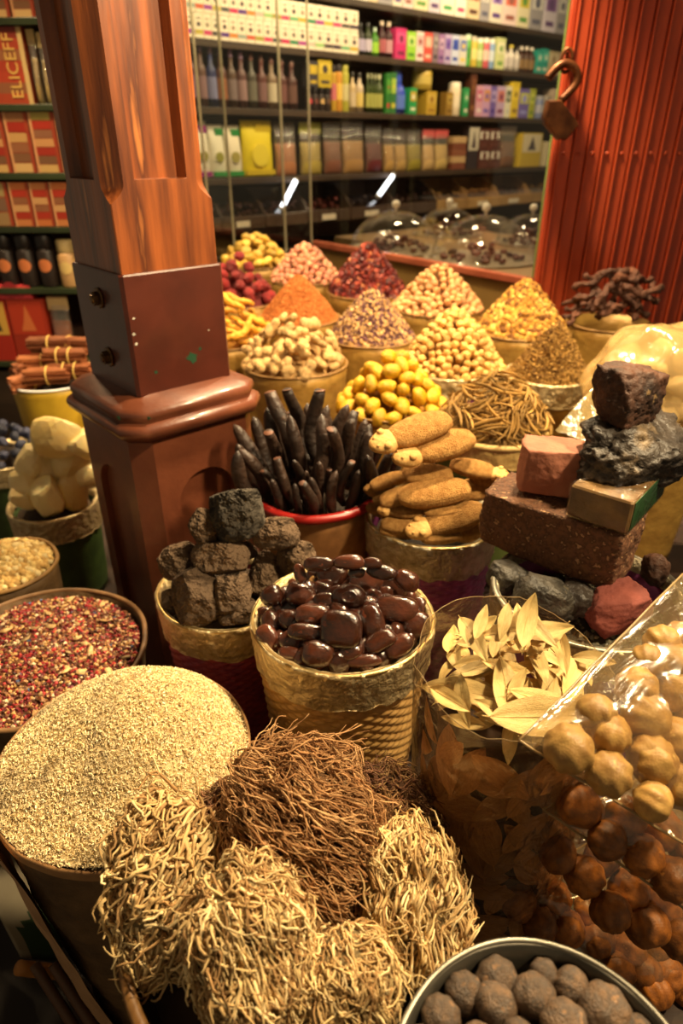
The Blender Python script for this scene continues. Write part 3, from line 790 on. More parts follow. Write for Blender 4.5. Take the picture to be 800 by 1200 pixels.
# third shelf: tall bottles behind the doors, then smaller goods
tb = [((120, 70, 75), (150, 110, 130)), ((130, 85, 70), (165, 125, 130)), ((50, 60, 130), (150, 150, 200)), ((125, 75, 65), (175, 110, 70)), ((110, 80, 60), (150, 130, 130)), ((120, 75, 70), (175, 140, 140)), ((95, 85, 70), (130, 125, 110)), ((120, 60, 50), (150, 110, 110)), ((170, 140, 110), (235, 220, 190)), ((110, 55, 45), (140, 90, 85)), ((100, 50, 42), (130, 90, 80))]
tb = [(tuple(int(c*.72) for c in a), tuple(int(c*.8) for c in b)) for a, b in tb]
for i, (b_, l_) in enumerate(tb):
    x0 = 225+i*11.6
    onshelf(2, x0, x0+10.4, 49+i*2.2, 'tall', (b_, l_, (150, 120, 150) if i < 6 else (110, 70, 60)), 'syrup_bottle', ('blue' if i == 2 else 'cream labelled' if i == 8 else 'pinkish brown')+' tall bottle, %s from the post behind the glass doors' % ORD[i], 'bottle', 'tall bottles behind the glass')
for i in range(4):
    onshelf(2, 361+i*7.2, 367.6+i*7.2, 103, 'jar', ((45, 32, 30), ((200, 70, 80), (120, 70, 60), (220, 180, 120), (110, 80, 60))[i], (28, 22, 24)), 'small_jar', 'small black jar, %s from the glass door on the third shelf' % ORD[i], 'jar', 'small black jars')
z_ = SZ[2]+.085
mb = MB()
for i, (x0, x1, yt, cs) in enumerate(((362, 373, 72, ((60, 55, 60), (190, 165, 50), (200, 170, 50))), (373, 389, 70, ((185, 160, 45), (210, 185, 70), (70, 60, 55))))):
    onshelf(2, x0, x1, yt, 'box', cs, 'spice_box', ('black and yellow' if i == 0 else 'yellow')+' box standing on the small black jars', 'box', 'boxes on the jars', z=atD(370, 102, DF+.01).z)
mid = [(390, 396, 76, 'tube', ((190, 150, 50), (200, 110, 120), (40, 30, 30)), 'yellow tube with black cap next to the jars'), (396, 403, 75, 'tube', ((200, 140, 50), (230, 190, 90), (40, 30, 30)), 'orange tube with black cap'), (403, 411, 76, 'tube', ((170, 165, 60), (200, 190, 140), (170, 165, 60)), 'yellow green tube'),
       (412, 419, 84, 'bottle', ((195, 170, 130), (200, 180, 150), (40, 35, 30)), 'cream bottle with black cap'), (420, 428, 85, 'bottle', ((195, 175, 150), (215, 190, 110), (40, 35, 30)), 'cream bottle with gold spot'),
       (430, 434, 86, 'bottle', ((60, 75, 25), (170, 170, 90), (190, 190, 150)), 'slim green bottle beside the cream bottles'), (434.3, 438.3, 86, 'bottle', ((60, 75, 25), (170, 170, 90), (190, 190, 150)), 'slim green bottle, second of the four'), (438.6, 442.6, 87, 'bottle', ((60, 75, 25), (170, 170, 90), (190, 190, 150)), 'slim green bottle, third of the four'), (443, 450, 87, 'bottle', ((60, 75, 25), (170, 170, 90), (190, 190, 150)), 'slim green bottle beside the dark green boxes'),
       (452, 457, 86, 'box', ((50, 120, 50), (90, 160, 60), (190, 60, 60)), 'dark green narrow box'), (457, 464, 85, 'box', ((45, 110, 50), (160, 190, 70), (200, 190, 60)), 'green box with yellow foot'), (465, 478, 83, 'spray', ((45, 70, 190), (90, 120, 210), (60, 90, 210)), 'blue spray bottle'), (479, 488, 103, 'box', ((40, 150, 80), (190, 160, 60), (220, 220, 190)), 'low green box'),
       (499, 511, 107, 'box', ((185, 150, 50), (200, 170, 80), (150, 110, 40)), 'gold box carrying the gold can'), (522, 530, 108, 'box', ((150, 115, 45), (180, 150, 70), (110, 80, 35)), 'dull gold box'), (531, 541, 96, 'can', ((225, 205, 175), (230, 215, 190), (230, 220, 200)), 'tall white can'), (542, 548, 103, 'box', ((40, 140, 80), (90, 170, 110), (220, 210, 190)), 'narrow green box beside the white can'), (549, 556, 84, 'box', ((85, 45, 30), (110, 65, 40), (130, 85, 50)), 'tall dark brown box'),
       (556, 564, 100, 'box', ((205, 150, 170), (190, 100, 130), (220, 200, 200)), 'pink box'), (564, 573, 100, 'box', ((195, 150, 190), (200, 140, 90), (110, 90, 170)), 'pink and purple box'), (573, 580, 101, 'box', ((110, 90, 165), (170, 150, 200), (80, 60, 140)), 'purple box'), (580, 590, 101, 'box', ((190, 160, 195), (200, 120, 110), (120, 50, 90)), 'mauve box with red picture'), (590, 597, 101, 'box', ((220, 215, 190), (90, 100, 80), (200, 200, 190)), 'white box beside the yellow box'), (597, 606, 96, 'box', ((220, 190, 40), (235, 205, 60), (150, 120, 40)), 'bright yellow box'), (606, 618, 104, 'box', ((110, 95, 170), (200, 200, 90), (150, 150, 220)), 'violet box with yellow panel'), (618, 625, 104, 'box', ((165, 170, 50), (200, 205, 90), (110, 140, 50)), 'yellow green box'),
       (630, 637, 112, 'can', ((120, 130, 170), (170, 170, 190), (150, 150, 160)), 'small blue grey can'), (638, 645, 112, 'can', ((140, 130, 120), (180, 170, 150), (150, 140, 130)), 'small grey can'), (646, 656, 104, 'box', ((190, 170, 150), (190, 80, 70), (120, 110, 100)), 'white box behind the padlock body')]
for x0, x1, yt, kd, cs, lb in mid:
    onshelf(2, x0, x1-.3, yt, kd, cs, {'box': 'grocery_box', 'tube': 'cosmetic_tube', 'bottle': 'oil_bottle', 'spray': 'spray_bottle', 'can': 'tin_can'}[kd], lb+' on the third shelf', {'spray': 'bottle'}.get(kd, kd), 'goods on the third shelf')
onshelf(2, 494, 510, 78, 'can', ((185, 155, 60), (200, 175, 90), (225, 205, 150)), 'tin_can', 'gold can standing on the gold box', 'can', 'goods on the third shelf', z=atD(505, 105.5, DF+.01).z, d=.06)
# fourth shelf: packets and clear bags
low = [(233, 251, 142, 'pouch', ((225, 215, 195), (150, 140, 60), (140, 40, 120)), 'white pouch with purple corner'), (251, 269, 146, 'pouch', ((228, 220, 200), (150, 145, 60), (40, 130, 60)), 'white pouch with green corner'), (269, 288, 147, 'pouch', ((225, 215, 190), (160, 150, 80), (40, 130, 60)), 'white pouch half behind the yellow bag'), (288, 325, 141, 'pouch', ((215, 195, 30), (225, 205, 60), (190, 165, 25)), 'big yellow bag'),
       (326, 352, 144, 'clearbag', ((170, 110, 70), None), 'clear bag of mixed nuts'), (355, 381, 143, 'clearbag', ((170, 150, 70), (150, 150, 55)), 'clear bag with yellow green top'), (382, 404, 142, 'clearbag', ((125, 78, 60), None), 'clear bag of brown spice'), (404, 430, 141, 'clearbag', ((165, 125, 75), None), 'clear bag of tan spice'), (431, 451, 146, 'clearbag', ((95, 30, 32), None), 'clear bag of dark red spice'), (452, 465, 150, 'clearbag', ((180, 140, 75), None), 'clear bag of tan grain'), (465, 479, 150, 'clearbag', ((185, 150, 90), None), 'clear bag of pale grain'), (479, 496, 150, 'clearbag', ((150, 135, 45), None), 'clear bag of olive spice'), (497, 511, 151, 'clearbag', ((200, 165, 110), (205, 90, 90)), 'clear bag with red header'), (511, 527, 151, 'clearbag', ((195, 165, 100), (205, 85, 85)), 'clear bag with red header beside the stacked packets'),
       (529, 545, 160, 'stack', ((120, 65, 45), (190, 155, 110), (135, 80, 55)), 'stack of brown packets'), (546, 559, 148, 'picture', ((45, 35, 40), (195, 185, 165), (70, 50, 60)), 'black box with a pale band'), (586, 605, 147, 'clearbag', ((120, 80, 55), (150, 130, 110)), 'clear bag with tan ties'), (608, 632, 156, 'picture', ((195, 165, 50), (215, 200, 165), (70, 60, 65)), 'yellow and white bag with a dark picture'), (637, 655, 166, 'box', ((205, 190, 155), (220, 205, 170), (180, 160, 120)), 'cream box behind the glass edge')]
for x0, x1, yt, kd, cs, lb in low:
    cs = tuple(c for c in cs if c is not None)
    onshelf(3, x0, x1-.4, yt, kd, cs, {'pouch': 'foil_pouch', 'clearbag': 'spice_bag', 'stack': 'packet_stack', 'picture': 'printed_packet', 'box': 'grocery_box'}[kd], lb+' on the fourth shelf', {'clearbag': 'bag', 'stack': 'packets', 'picture': 'packet'}.get(kd, kd), 'packets on the fourth shelf', d=.07)
zb_ = SZ[3]
for r_ in range(2):
    for i in range(2):
        x0 = 560+i*12.6
        p0, _ = colz(x0, zb_, DF+.012); p1, _ = colz(x0+12.2, zb_, DF+.012)
        hh = (atD(572, 151, DF+.012).z-SZ[3])/2-.001
        product('box', U.dot(p1-p0), hh, .09, ((85, 42, 34), (225, 215, 200), (100, 55, 45)), 'coffee_box', 'brown box with white badge, %s of the square of four' % (('bottom left', 'bottom right'), ('top left', 'top right'))[r_][i], 'box', 'brown badge boxes', p0+Vector((0, 0, .0005)), WA)
    zb_ += hh+.0012
# lower run: sloped clear bins of sweets with price cards
m_bin = M('bin_acrylic', S(80, 62, 50), .2, 0, S(70, 52, 40), 5)
m_binlid = clear('bin_lid', (.86, .83, .82, 1), .12, .04)
zb0, zb1 = .93, SZ[3]-.06
binx = [215, 262, 312, 362, 412, 462, 512, 548, 584, 620, 655]
bcol = [(60, 40, 34), (75, 40, 34), (70, 35, 30), (110, 40, 32), (60, 44, 40), (80, 50, 40), (150, 115, 65), (165, 120, 70), (90, 45, 32), (170, 135, 70)]
for i in range(10):
    p0, _ = colz(binx[i], zb0, DF-.02); p1, _ = colz(binx[i+1], zb0, DF-.02); w = U.dot(p1-p0)-.006
    t = thing('sweet_bin', 'sloped clear bin of sweets under the shelves, %s from the post' % ORD[i], 'bin', p0, WA, 'sloped sweet bins')
    hb = zb1-zb0; mb = MB()
    mb.box(0, w, 0, .30, 0, hb*.34, 0, .002); mb.box(0, w, .27, .30, hb*.34, hb*.98)
    for e in (0, w-.003):
        mb.loft([[(e, 0, hb*.34), (e, .30, hb*.34), (e, .30, hb), (e, .17, hb), (e, .05, hb*.66)], [(e+.003, 0, hb*.34), (e+.003, .30, hb*.34), (e+.003, .30, hb), (e+.003, .17, hb), (e+.003, .05, hb*.66)]])
    mb.build('case', m_bin if i < 6 else M('bin_wood', S(176, 138, 86), .6, 0, S(150, 112, 66), 5), t, smooth=False)
    mb = MB()
    mb.loft([[(0.004, y, z) for y, z in ((0, hb*.36), (.05, hb*.66), (.17, hb))], [(w-.004, y, z) for y, z in ((0, hb*.36), (.05, hb*.66), (.17, hb))]], cap=False, close=False)
    mb.build('lid', m_binlid, t)
    mb = MB(); sg = 8
    for j in range(60):
        r_ = random.Random(i*100+j); vs0, fs0 = ICO[1]
        q = Vector((r_.uniform(.02, w-.02), r_.uniform(.04, .25), hb*.36+r_.uniform(0, .05)))
        mb.add([q+Vector((v.x*.014, v.y*.012, v.z*.009)) for v in vs0], fs0)
    mb.build('sweets', colm(bcol[i], .5), t)
    if i in (0, 1, 3, 4, 6, 7, 8):
        mb = MB(); mb.box(w*.3, w*.62, -.004, -.001, hb*.06, hb*.22); mb.build('price_card', m_card, t, smooth=False)
# glowing tubes added to draw the light streaks reflected in the bin glass
m_streak = emis('tube_glow', (.92, .93, 1, 1), 4)
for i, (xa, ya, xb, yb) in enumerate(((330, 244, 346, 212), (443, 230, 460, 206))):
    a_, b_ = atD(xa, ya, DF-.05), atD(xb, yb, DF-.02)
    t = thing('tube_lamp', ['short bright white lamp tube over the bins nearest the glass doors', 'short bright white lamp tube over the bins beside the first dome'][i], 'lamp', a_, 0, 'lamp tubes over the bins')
    mb = MB(); v = b_-a_; mb.tube([v*k/6 for k in range(7)], .013, 12); mb.build('tube', m_streak, t)
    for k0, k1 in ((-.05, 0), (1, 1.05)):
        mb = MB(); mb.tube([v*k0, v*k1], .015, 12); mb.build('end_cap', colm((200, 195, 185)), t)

# ------------------------------------------------------------------ left shelving (faces the camera)
LY = 2.78
m_gshelf = M('glass_shelf_edge', S(52, 62, 36), .35, 0, S(40, 48, 28), 5)
def lz(px, py): return atY(px, py, LY).z
LZ = [lz(30, y) for y in (20, 122, 203, 266, 338, 424)]
xl0, xl1 = -1.62, atY(165, 160, LY).x
lu = thing('side_shelving', 'shelving with green edged boards and packed spice boxes left of the post', 'shelving', (xl0, LY, 0), 0)
w = xl1-xl0
for z in LZ:
    mb = MB(); mb.box(0, w, 0, .28, z-.022, z, 0, .002); o = mb.build('shelf', m_gshelf, lu); sharp(o.data, 30)
mb = MB(); mb.box(0, w, .29, .31, 0, 2.7); mb.build('back_panel', M('side_back', S(60, 34, 20), .8), lu, smooth=False)
mb = MB(); mb.box(0, w, .02, .28, 0, LZ[5]-.05); mb.build('plinth', m_shelf, lu, smooth=False)
for a in (-.025, w):
    mb = MB(); mb.box(a, a+.025, 0, .31, 0, 2.7); mb.build('upright', m_shelf, lu, smooth=False)
def onleft(k, x0, x1, ytop, kind, cols, name, label, cat, group, z=None, d=.12, set_=.012):
    z = LZ[k] if z is None else z
    Y = LY+set_
    def colY(px):       # image column at height z on this shelf face
        u = (px-400)/F; A = (Y*CT+(H-z)*ST); return u*A
    X0, X1 = colY(x0), colY(x1); top = atY((x0+x1)/2, ytop, Y).z
    return product(kind, X1-X0, top-z, d, cols, name, label, cat, group, Vector((X0, Y, z+.0005)), 0)
def spicepack(k, x0, x1, ytop, bands, label, group, z=None):
    t = onleft(k, x0, x1, ytop, 'carton', ((150, 60, 35), (180, 60, 30), (200, 150, 90)), 'spice_carton', label, 'carton', group, z)
    for ch in list(t.children_recursive):
        if ch.name.startswith('label'): bpy.data.objects.remove(ch)
    bx = [c for c in t.children][0]; xs = [v.co for v in bx.data.vertices]
    w_, h_ = max(v.x for v in xs), max(v.z for v in xs); n_ = len(bands)
    mb = MB(); ms = []
    for i, c in enumerate(bands):
        mb.box(w_*.12, w_*.86, -.0008, .0004, h_*(i+.06)/n_, h_*(i+.97)/n_, i); ms.append(colm(c))
    mb.box(w_*.02, w_*.12, -.001, .0004, 0, h_, n_); ms.append(colm((205, 150, 105)))
    mb.build('striped_label', ms, t, smooth=False)
    return t
bA = [(200, 165, 110), (120, 82, 55), (140, 90, 60), (185, 145, 90), (150, 40, 25), (160, 110, 70)]
bB = [(195, 160, 100), (115, 80, 55), (150, 45, 30), (190, 140, 90), (135, 90, 65), (160, 45, 28), (165, 150, 75)]
bC = [(190, 120, 70), (160, 48, 30), (195, 150, 100), (140, 90, 60), (165, 50, 32), (190, 110, 60)]
spicepack(0, -16, 13, -40, bA, 'red striped spice carton at the left end of the highest side shelf', 'striped cartons on the highest side shelf')
spicepack(0, 15, 42, -40, bA, 'red striped spice carton next to the post on the highest side shelf', 'striped cartons on the highest side shelf')
# large striped carton with gilt lettering reading upwards
t = onleft(1, -14, 41, 31, 'carton', ((150, 60, 35), (160, 60, 35), (160, 60, 35)), 'coffee_carton', 'large red brown striped carton with gold letters reading upwards', 'carton', None)
for ch in list(t.children_recursive):
    if ch.name.startswith('label'): bpy.data.objects.remove(ch)
xs = [v.co for v in t.children[0].data.vertices]; w_, h_ = max(v.x for v in xs), max(v.z for v in xs)
mb = MB(); bb = [(150, 58, 32), (128, 78, 50), (158, 56, 32), (150, 52, 30), (135, 84, 52), (152, 56, 34), (120, 40, 25)]
for i, c in enumerate(bb): mb.box(.001, w_*.9, -.0008, .0004, h_*i/7, h_*(i+1)/7, i)
mb.box(w_*.9, w_-.001, -.0008, .0004, 0, h_, 7)
mb.build('striped_label', [colm(c) for c in bb]+[colm((190, 165, 110))], t, smooth=False)
fc = bpy.data.curves.new('lettering', 'FONT'); fc.body = 'ELICEFF'; fc.size = .056; fc.extrude = .0006; fc.space_character = 1.02
fo = bpy.data.objects.new('lettering', fc); C.objects.link(fo); fo.parent = t
fo.matrix_local = Matrix.Translation((w_*.80, -.002, .016)) @ (Matrix.Rotation(PI/2, 4, 'Y').inverted() @ Matrix.Rotation(PI/2, 4, 'X'))
fc.materials.append(colm((200, 165, 85)))
bpy.context.view_layer.update()
ml_ = bpy.data.meshes.new_from_object(fo.evaluated_get(bpy.context.evaluated_depsgraph_get()))
fm_ = put(ml_, 'gold_lettering', t); fm_.matrix_local = fo.matrix_local.copy()
bpy.data.objects.remove(fo)
for i in range(2):
    onleft(1, 43+i*11, 52+i*11, 32+i*4, 'clearbag', ((150, 130, 80), (200, 180, 120)), 'foil_packet', ['narrow gold edged packet beside the lettered carton', 'narrow gold edged packet beside the post'][i], 'packet', None, d=.05)
for i, (x0, x1) in enumerate(((-12, 15), (16.5, 44), (45, 74), (75, 95))):
    spicepack(2, x0, x1, 131, [bB, bA, bB, bA][i], 'striped spice carton, %s from the left on the middle side shelf' % ORD[i], 'striped cartons on the middle side shelf')
for i, (x0, x1) in enumerate(((-6, 17), (19, 42), (43, 65), (66, 90))):
    spicepack(3, x0, x1, 214, [[(150, 120, 80), (120, 90, 70), (160, 140, 90)], bC, bC[::-1], bC][i], 'red and tan spice carton, %s from the left above the black jars' % ORD[i], 'cartons above the black jars')
for i in range(3):
    x0 = -1+i*23.5
    onleft(4, x0, x0+22.5, 275, 'jar', ((34, 24, 20), (205, 120, 70), (22, 16, 16)), 'black_jar', 'black jar with an orange round label, %s' % ['furthest from the post', 'in the middle of the row', 'next to the pale jar'][i], 'jar', 'black jars on the side shelf')
onleft(4, 70, 92, 282, 'jar', ((190, 150, 100), (220, 190, 120), (200, 175, 120)), 'pale_jar', 'pale tan jar beside the black jars and the post', 'jar', None)
onleft(5, -8, 21, 352, 'picture', ((160, 40, 25), (205, 160, 70), (60, 50, 40)), 'tea_box', 'yellow fronted box with a red border at the frame edge', 'box', None)
onleft(5, 22, 64, 351, 'picture', ((150, 45, 25), (175, 55, 30), (205, 110, 60)), 'tea_box', 'dark red box with an orange emblem behind the cinnamon bundles', 'box', None)
onleft(5, -10, 38, 335, 'box', ((200, 60, 65), (215, 150, 120), (150, 40, 45)), 'sweet_box', 'flat pink box lying on the red and yellow boxes', 'box', None, z=atY(20, 350.5, LY+.012).z, set_=.012)
onleft(5, 66, 90, 348, 'clearbag', ((135, 70, 40), (190, 160, 110)), 'spice_bag', 'clear bag of brown spice beside the post', 'bag', None, d=.06)

# ------------------------------------------------------------------ baskets of goods
W = {}
def rimc(px, py, w, z):
    c = atz(px, py, z); d = (H-z)/(ST+(py-600)/F*CT); return c, w*d/F/2

# A: sack of pale ground herb
cA, RA = rimc(147, 884, 288, .64)
mA = Mound(cA+Vector((0, 0, .0)), RA-.003, .078, 1.9, .001, .03, .03, .007, 12, 2)
m_attr = M('loose_grain', (1, 1, 1, 1), .85, 0, attr=True, rand=0, spec=.2)
m_gl = M('loose_gloss', (1, 1, 1, 1), .5, 0, attr=True, rand=0, spec=.4)
def L3(r, g, b): return S(r, g, b)[:3]
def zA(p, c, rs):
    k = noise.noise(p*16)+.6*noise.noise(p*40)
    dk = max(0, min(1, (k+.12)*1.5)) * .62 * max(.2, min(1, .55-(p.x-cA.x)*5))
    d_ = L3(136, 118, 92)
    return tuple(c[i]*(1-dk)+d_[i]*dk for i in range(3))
tA = thing('grain_sack', 'big brown sack of pale ground herb with a folded plastic flap', 'sack', (cA.x, cA.y, .1))
mb = MB(); hA = .64-.1
def sackf(r, z, a, k):
    e = .007*nz((math.cos(a)*1.5, math.sin(a)*1.5, z*6), 2, 4)+.004*nz((math.cos(a)*4, math.sin(a)*4, z*22), 2, 8)
    return r+e*(1 if z < hA-.01 else .4), z-(.012*math.cos(a-2.6) if z > hA-.06 else 0)*0
mb.lathe([(RA*.62, 0)]+[(RA*(.66+.34*(i/20)**.8), hA*i/20) for i in range(21)]+[(RA-.003, hA+.001), (RA-.005, hA-.03)], 120, fn=sackf)
mb.build('body', m_sack, tA)
mb = MB(); mb.lathe([(RA+.002, hA-.012), (RA+.002, hA-.002), (RA+.0005, hA+.0025), (RA-.002, hA+.001)], 120, fn=lambda r, z, a, k: (r+.002*nz((a*4, z*9, 0), 1, 2), z+.004*nz((math.cos(a), math.sin(a), 0), 2.5, 1)))
mb.build('rolled_rim', M('sack_rim', S(170, 128, 80), .6, 0, S(140, 100, 60), 30, .4, 60, 0), tA)
fl = MB(); rows = []
for j in range(25):
    z = hA-.0-j*(hA-.03)/24; rr = RA*(.66+.34*(max(0, z)/hA)**.8)+.010
    rows.append([( (rr+.004*nz((i*.6, z*16, 0), 1, 5)+.006*math.sin(i*1.1))*math.cos(a), (rr+.004*nz((i*.6, z*16, 0), 1, 5)+.006*math.sin(i*1.1))*math.sin(a), z) for i, a in enumerate([math.radians(203+4.2*q+j*.75) for q in range(9)])])
fl.loft(rows, cap=False, close=False); fo_ = fl.build('plastic_flap', M('flap', S(190, 150, 110), .45, 0, S(160, 122, 86), 14, .6, 30, 0), tA)
fo_['label'] = 'pale plastic flap'
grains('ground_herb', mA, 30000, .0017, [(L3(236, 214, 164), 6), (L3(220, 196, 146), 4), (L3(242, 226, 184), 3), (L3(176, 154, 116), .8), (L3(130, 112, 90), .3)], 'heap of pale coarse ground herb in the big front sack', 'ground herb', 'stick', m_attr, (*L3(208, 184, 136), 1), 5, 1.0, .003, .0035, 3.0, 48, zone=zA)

# printed sack under the potpourri basket, at the frame edge
tS = thing('printed_sack', 'white sack with green print and an orange hem leaning behind the big brown sack', 'sack', (-.50, .66, .1))
def slab(mb, pts0, off, mi=0): mb.loft([pts0, [Vector(p)+off for p in pts0]], mi)
q = [at(-40, 1000, 1.08), at(36, 990, 1.14), at(70, 1128, 1.11), at(24, 1122, 1.06)]
o_ = Vector((-.50, .66, .1))
mb = MB(); rows = []
for j in range(13):
    k = j/12; l = q[0].lerp(q[3], k); r = q[1].lerp(q[2], k)
    rows.append([l.lerp(r, i/10)+Vector((0, -.02*math.sin(PI*i/10), 0))*math.sin(PI*min(1, k+.2)) - o_ for i in range(11)])
mb.loft([[*r, *[p+Vector((-.01, .06, 0)) for p in reversed(r)]] for r in rows])
nf = len(mb.f)
for i, f in enumerate(mb.f):
    zc_ = sum(mb.v[v][2] for v in f)/len(f)
    mb.mi[i] = 1 if zc_ < mb.v[10*22][2]-.0 and i % 22 > 2 else 0
mb.build('body', [M('sack_white', S(150, 138, 112), .6, 0, S(125, 112, 90), 12, .5, 25, 0), M('sack_green', S(42, 62, 34), .6, 0, rand=0)], tS)
mb = MB(); mb.tube([q[3].lerp(q[2], i/8)-o_+Vector((0, -.012, -.006)) for i in range(9)], .011, 10); mb.build('orange_hem', M('hem', S(150, 95, 30), .6), tS)
mb = MB(); 
for px0 in (40, 62):
    mb.tube([at(px0+ i*9, 1130+i*14, 1.05-.002*i)-o_ for i in range(7)], .008, 8)
mb.build('frame_strip', M('strip', S(92, 60, 34), .6), tS)

# B: basket of dried root clumps
cB, RB = rimc(335, 1066, 360, .68)
mB = Mound(cB, RB*.96, .055, 2.2, -.01)
bucket('root_basket', 'wide brown tub heaped with dried curly root clumps', cB, RB, .1, .0, .74, m_sack, core=Mound(cB, RB*.96, .02, 2.2, -.03), corelow=.0, cat='basket', rim=.005, rimm=M('root_rim', S(165, 120, 65), .5, 0, S(130, 90, 45), 30, .4, 60, 0), seed=3)
mb = MB(); mb.lathe([(RB+.003, cB.z-.03), (RB+.001, cB.z-.10), (RB*.93, cB.z-.22), (RB*.86, cB.z-.36)], 90, fn=lambda r, z, a, k: (r+.006*nz((math.cos(a)*6, math.sin(a)*6, z*8), 1, 3), z))
o = mb.build('liner_bag', clear('liner_bag', (.95, .9, .8, 1), .1, .2, .7, 30, .22, S(190, 160, 110)), bpy.data.objects['root_basket']); o.matrix_parent_inverse = Matrix.Translation((-cB.x, -cB.y, -.1)); o.location = (cB.x, cB.y, 0)
def clump(name, px, py, rx, ry, rz, roll, root, cols, n, label, seed, dz=0, lift=.0, rad=.00115, ln=.05, curl=.5):
    """tangle of curled dry stems combed outward over a rounded cushion; root = where the stems start, in the cushion's own unit frame"""
    rs = random.Random(seed); p0, nn, d = mB.hit(px, py); p0 = p0+nn*lift
    m3 = camframe(p0, roll)
    # lean the cushion back so that it lies on the heap
    s_ = d/F; A, B_, D_ = rx*s_, ry*s_, rz*s_
    mb = MB(); colr = []
    vs0, fs0 = ICO[3]
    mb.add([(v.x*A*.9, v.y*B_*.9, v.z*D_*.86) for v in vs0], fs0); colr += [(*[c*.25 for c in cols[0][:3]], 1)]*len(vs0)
    rt = Vector(root)
    def shp(u):                       # lumpy cushion: broad bumps, so that no outline is a clean oval
        k = 1+.22*nz(u, 2.2, seed)+.10*nz(u, 5.5, seed+2)
        return Vector((u.x*A*k, u.y*B_*k, u.z*D_*k))
    for i in range(n):
        while True:
            v = Vector((rs.gauss(0, 1), rs.gauss(0, 1), rs.gauss(0, 1))).normalized()
            if v.z > -.35: break
        fray = rs.random() < .10
        lay = rs.uniform(.78, 1.05); steps = 9; L = ln*rs.uniform(.5, 1.3); st = L/steps; rise = rs.uniform(-.03, .035)*(2.6 if fray else 1)
        pts = []; u = v.copy(); wob = Vector((rs.gauss(0, 1), rs.gauss(0, 1), rs.gauss(0, 1)))*curl; tw = rs.gauss(0, .45)*(.3+curl); kap = rs.gauss(0, .34)*(.04+curl)
        for k in range(steps+1):
            P_ = shp(u)*(lay+rise*k/2+.03*math.sin(k*1.3+i)*curl)
            pts.append(P_+Vector((rs.gauss(0, 1), rs.gauss(0, 1), rs.gauss(0, 1)))*st*.2*(curl+.3))
            dirn = (u-rt)
            dirn = (dirn - u*dirn.dot(u))
            dirn = dirn.normalized() if dirn.length > 1e-4 else u.orthogonal()
            sw_ = noise.noise_vector(u*4.0+Vector((seed, 0, 0)))*(curl*1.6+.4)
            wob = (wob+Vector((rs.gauss(0, 1), rs.gauss(0, 1), rs.gauss(0, 1)))*curl*1.1)*.75
            tw += kap
            dirn = Matrix.Rotation(tw, 3, u) @ dirn
            stepv = dirn+sw_*.6+wob*.35
            u = (u+Vector((stepv.x/A, stepv.y/B_, stepv.z/D_))*st*.9).normalized()
        r0 = rad*rs.uniform(.6, 1.4)
        c = rs.choice(cols); k_ = rs.uniform(.7, 1.25)
        b0 = len(mb.v)
        mb.tube(pts, [r0*(1-.6*k/steps) for k in range(steps+1)], 5)
        if rs.random() < .5:          # a side twig
            q0 = pts[4]; q1 = pts[6]+Vector((rs.gauss(0, 1), rs.gauss(0, 1), rs.gauss(.4, 1)))*st*1.3
            mb.tube([q0, (q0+q1)/2+Vector((rs.gauss(0, 1), rs.gauss(0, 1), rs.gauss(0, 1)))*st*.25, q1], [r0*.6, r0*.5, r0*.3], 4)
        colr += [(c[0]*k_, c[1]*k_, c[2]*k_, 1)]*(len(mb.v)-b0)
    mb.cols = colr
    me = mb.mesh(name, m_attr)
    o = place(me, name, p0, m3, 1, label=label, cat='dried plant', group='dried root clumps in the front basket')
    return o
cr = [S(216, 186, 130), S(230, 204, 152), S(194, 160, 108), S(162, 126, 82)]
cb_ = [S(158, 114, 74), S(180, 136, 92), S(130, 92, 58), S(196, 154, 108)]
cp_ = [S(140, 100, 74), S(164, 128, 92), S(118, 84, 66), S(180, 146, 100)]
clump('dried_root_clump', 350, 985, 88, 100, 62, .5, (-.5, 1.0, .1), cb_, 3000, 'largest brown clump combed downward at the top of the root basket', 11, lift=.02, ln=.045, curl=.16, rad=.0010)
clump('dried_root_clump', 208, 1043, 66, 100, 52, -.15, (.7, .9, .1), cr, 1050, 'pale coarse clump hanging over the side of the basket next to the big sack', 12, lift=.014, ln=.046, curl=.40, rad=.0019)
clump('dried_root_clump', 300, 1112, 70, 92, 56, .18, (-.3, 1.0, .2), cr, 1900, 'pale fine clump in the lower middle of the root basket', 13, lift=.022, ln=.036, curl=.24, rad=.0013)
clump('dried_root_clump', 475, 1068, 60, 84, 50, .25, (-.2, -1.0, .1), cr, 1500, 'pale clump with stems standing upward next to the bay leaf bag', 14, lift=.014, ln=.042, curl=.2, rad=.0014)
clump('dried_root_clump', 405, 1150, 58, 56, 44, -.3, (-.6, .8, .1), cr, 1300, 'low pale clump against the basket rim nearest the dark lime bowl', 15, lift=.014, ln=.034, curl=.28, rad=.0011)
clump('dried_root_clump', 455, 970, 52, 66, 40, .6, (-.6, .6, .2), cp_, 1500, 'greyish brown clump at the back of the root basket facing the chestnut bucket', 16, lift=.008, ln=.038, curl=.5, rad=.0009)
clump('dried_root_clump', 262, 968, 40, 40, 30, .1, (0, 1, .2), cp_, 600, 'small dark curl of roots squeezed between the brown and the pale clump', 17, lift=.006, ln=.04, curl=1.0, rad=.0011)

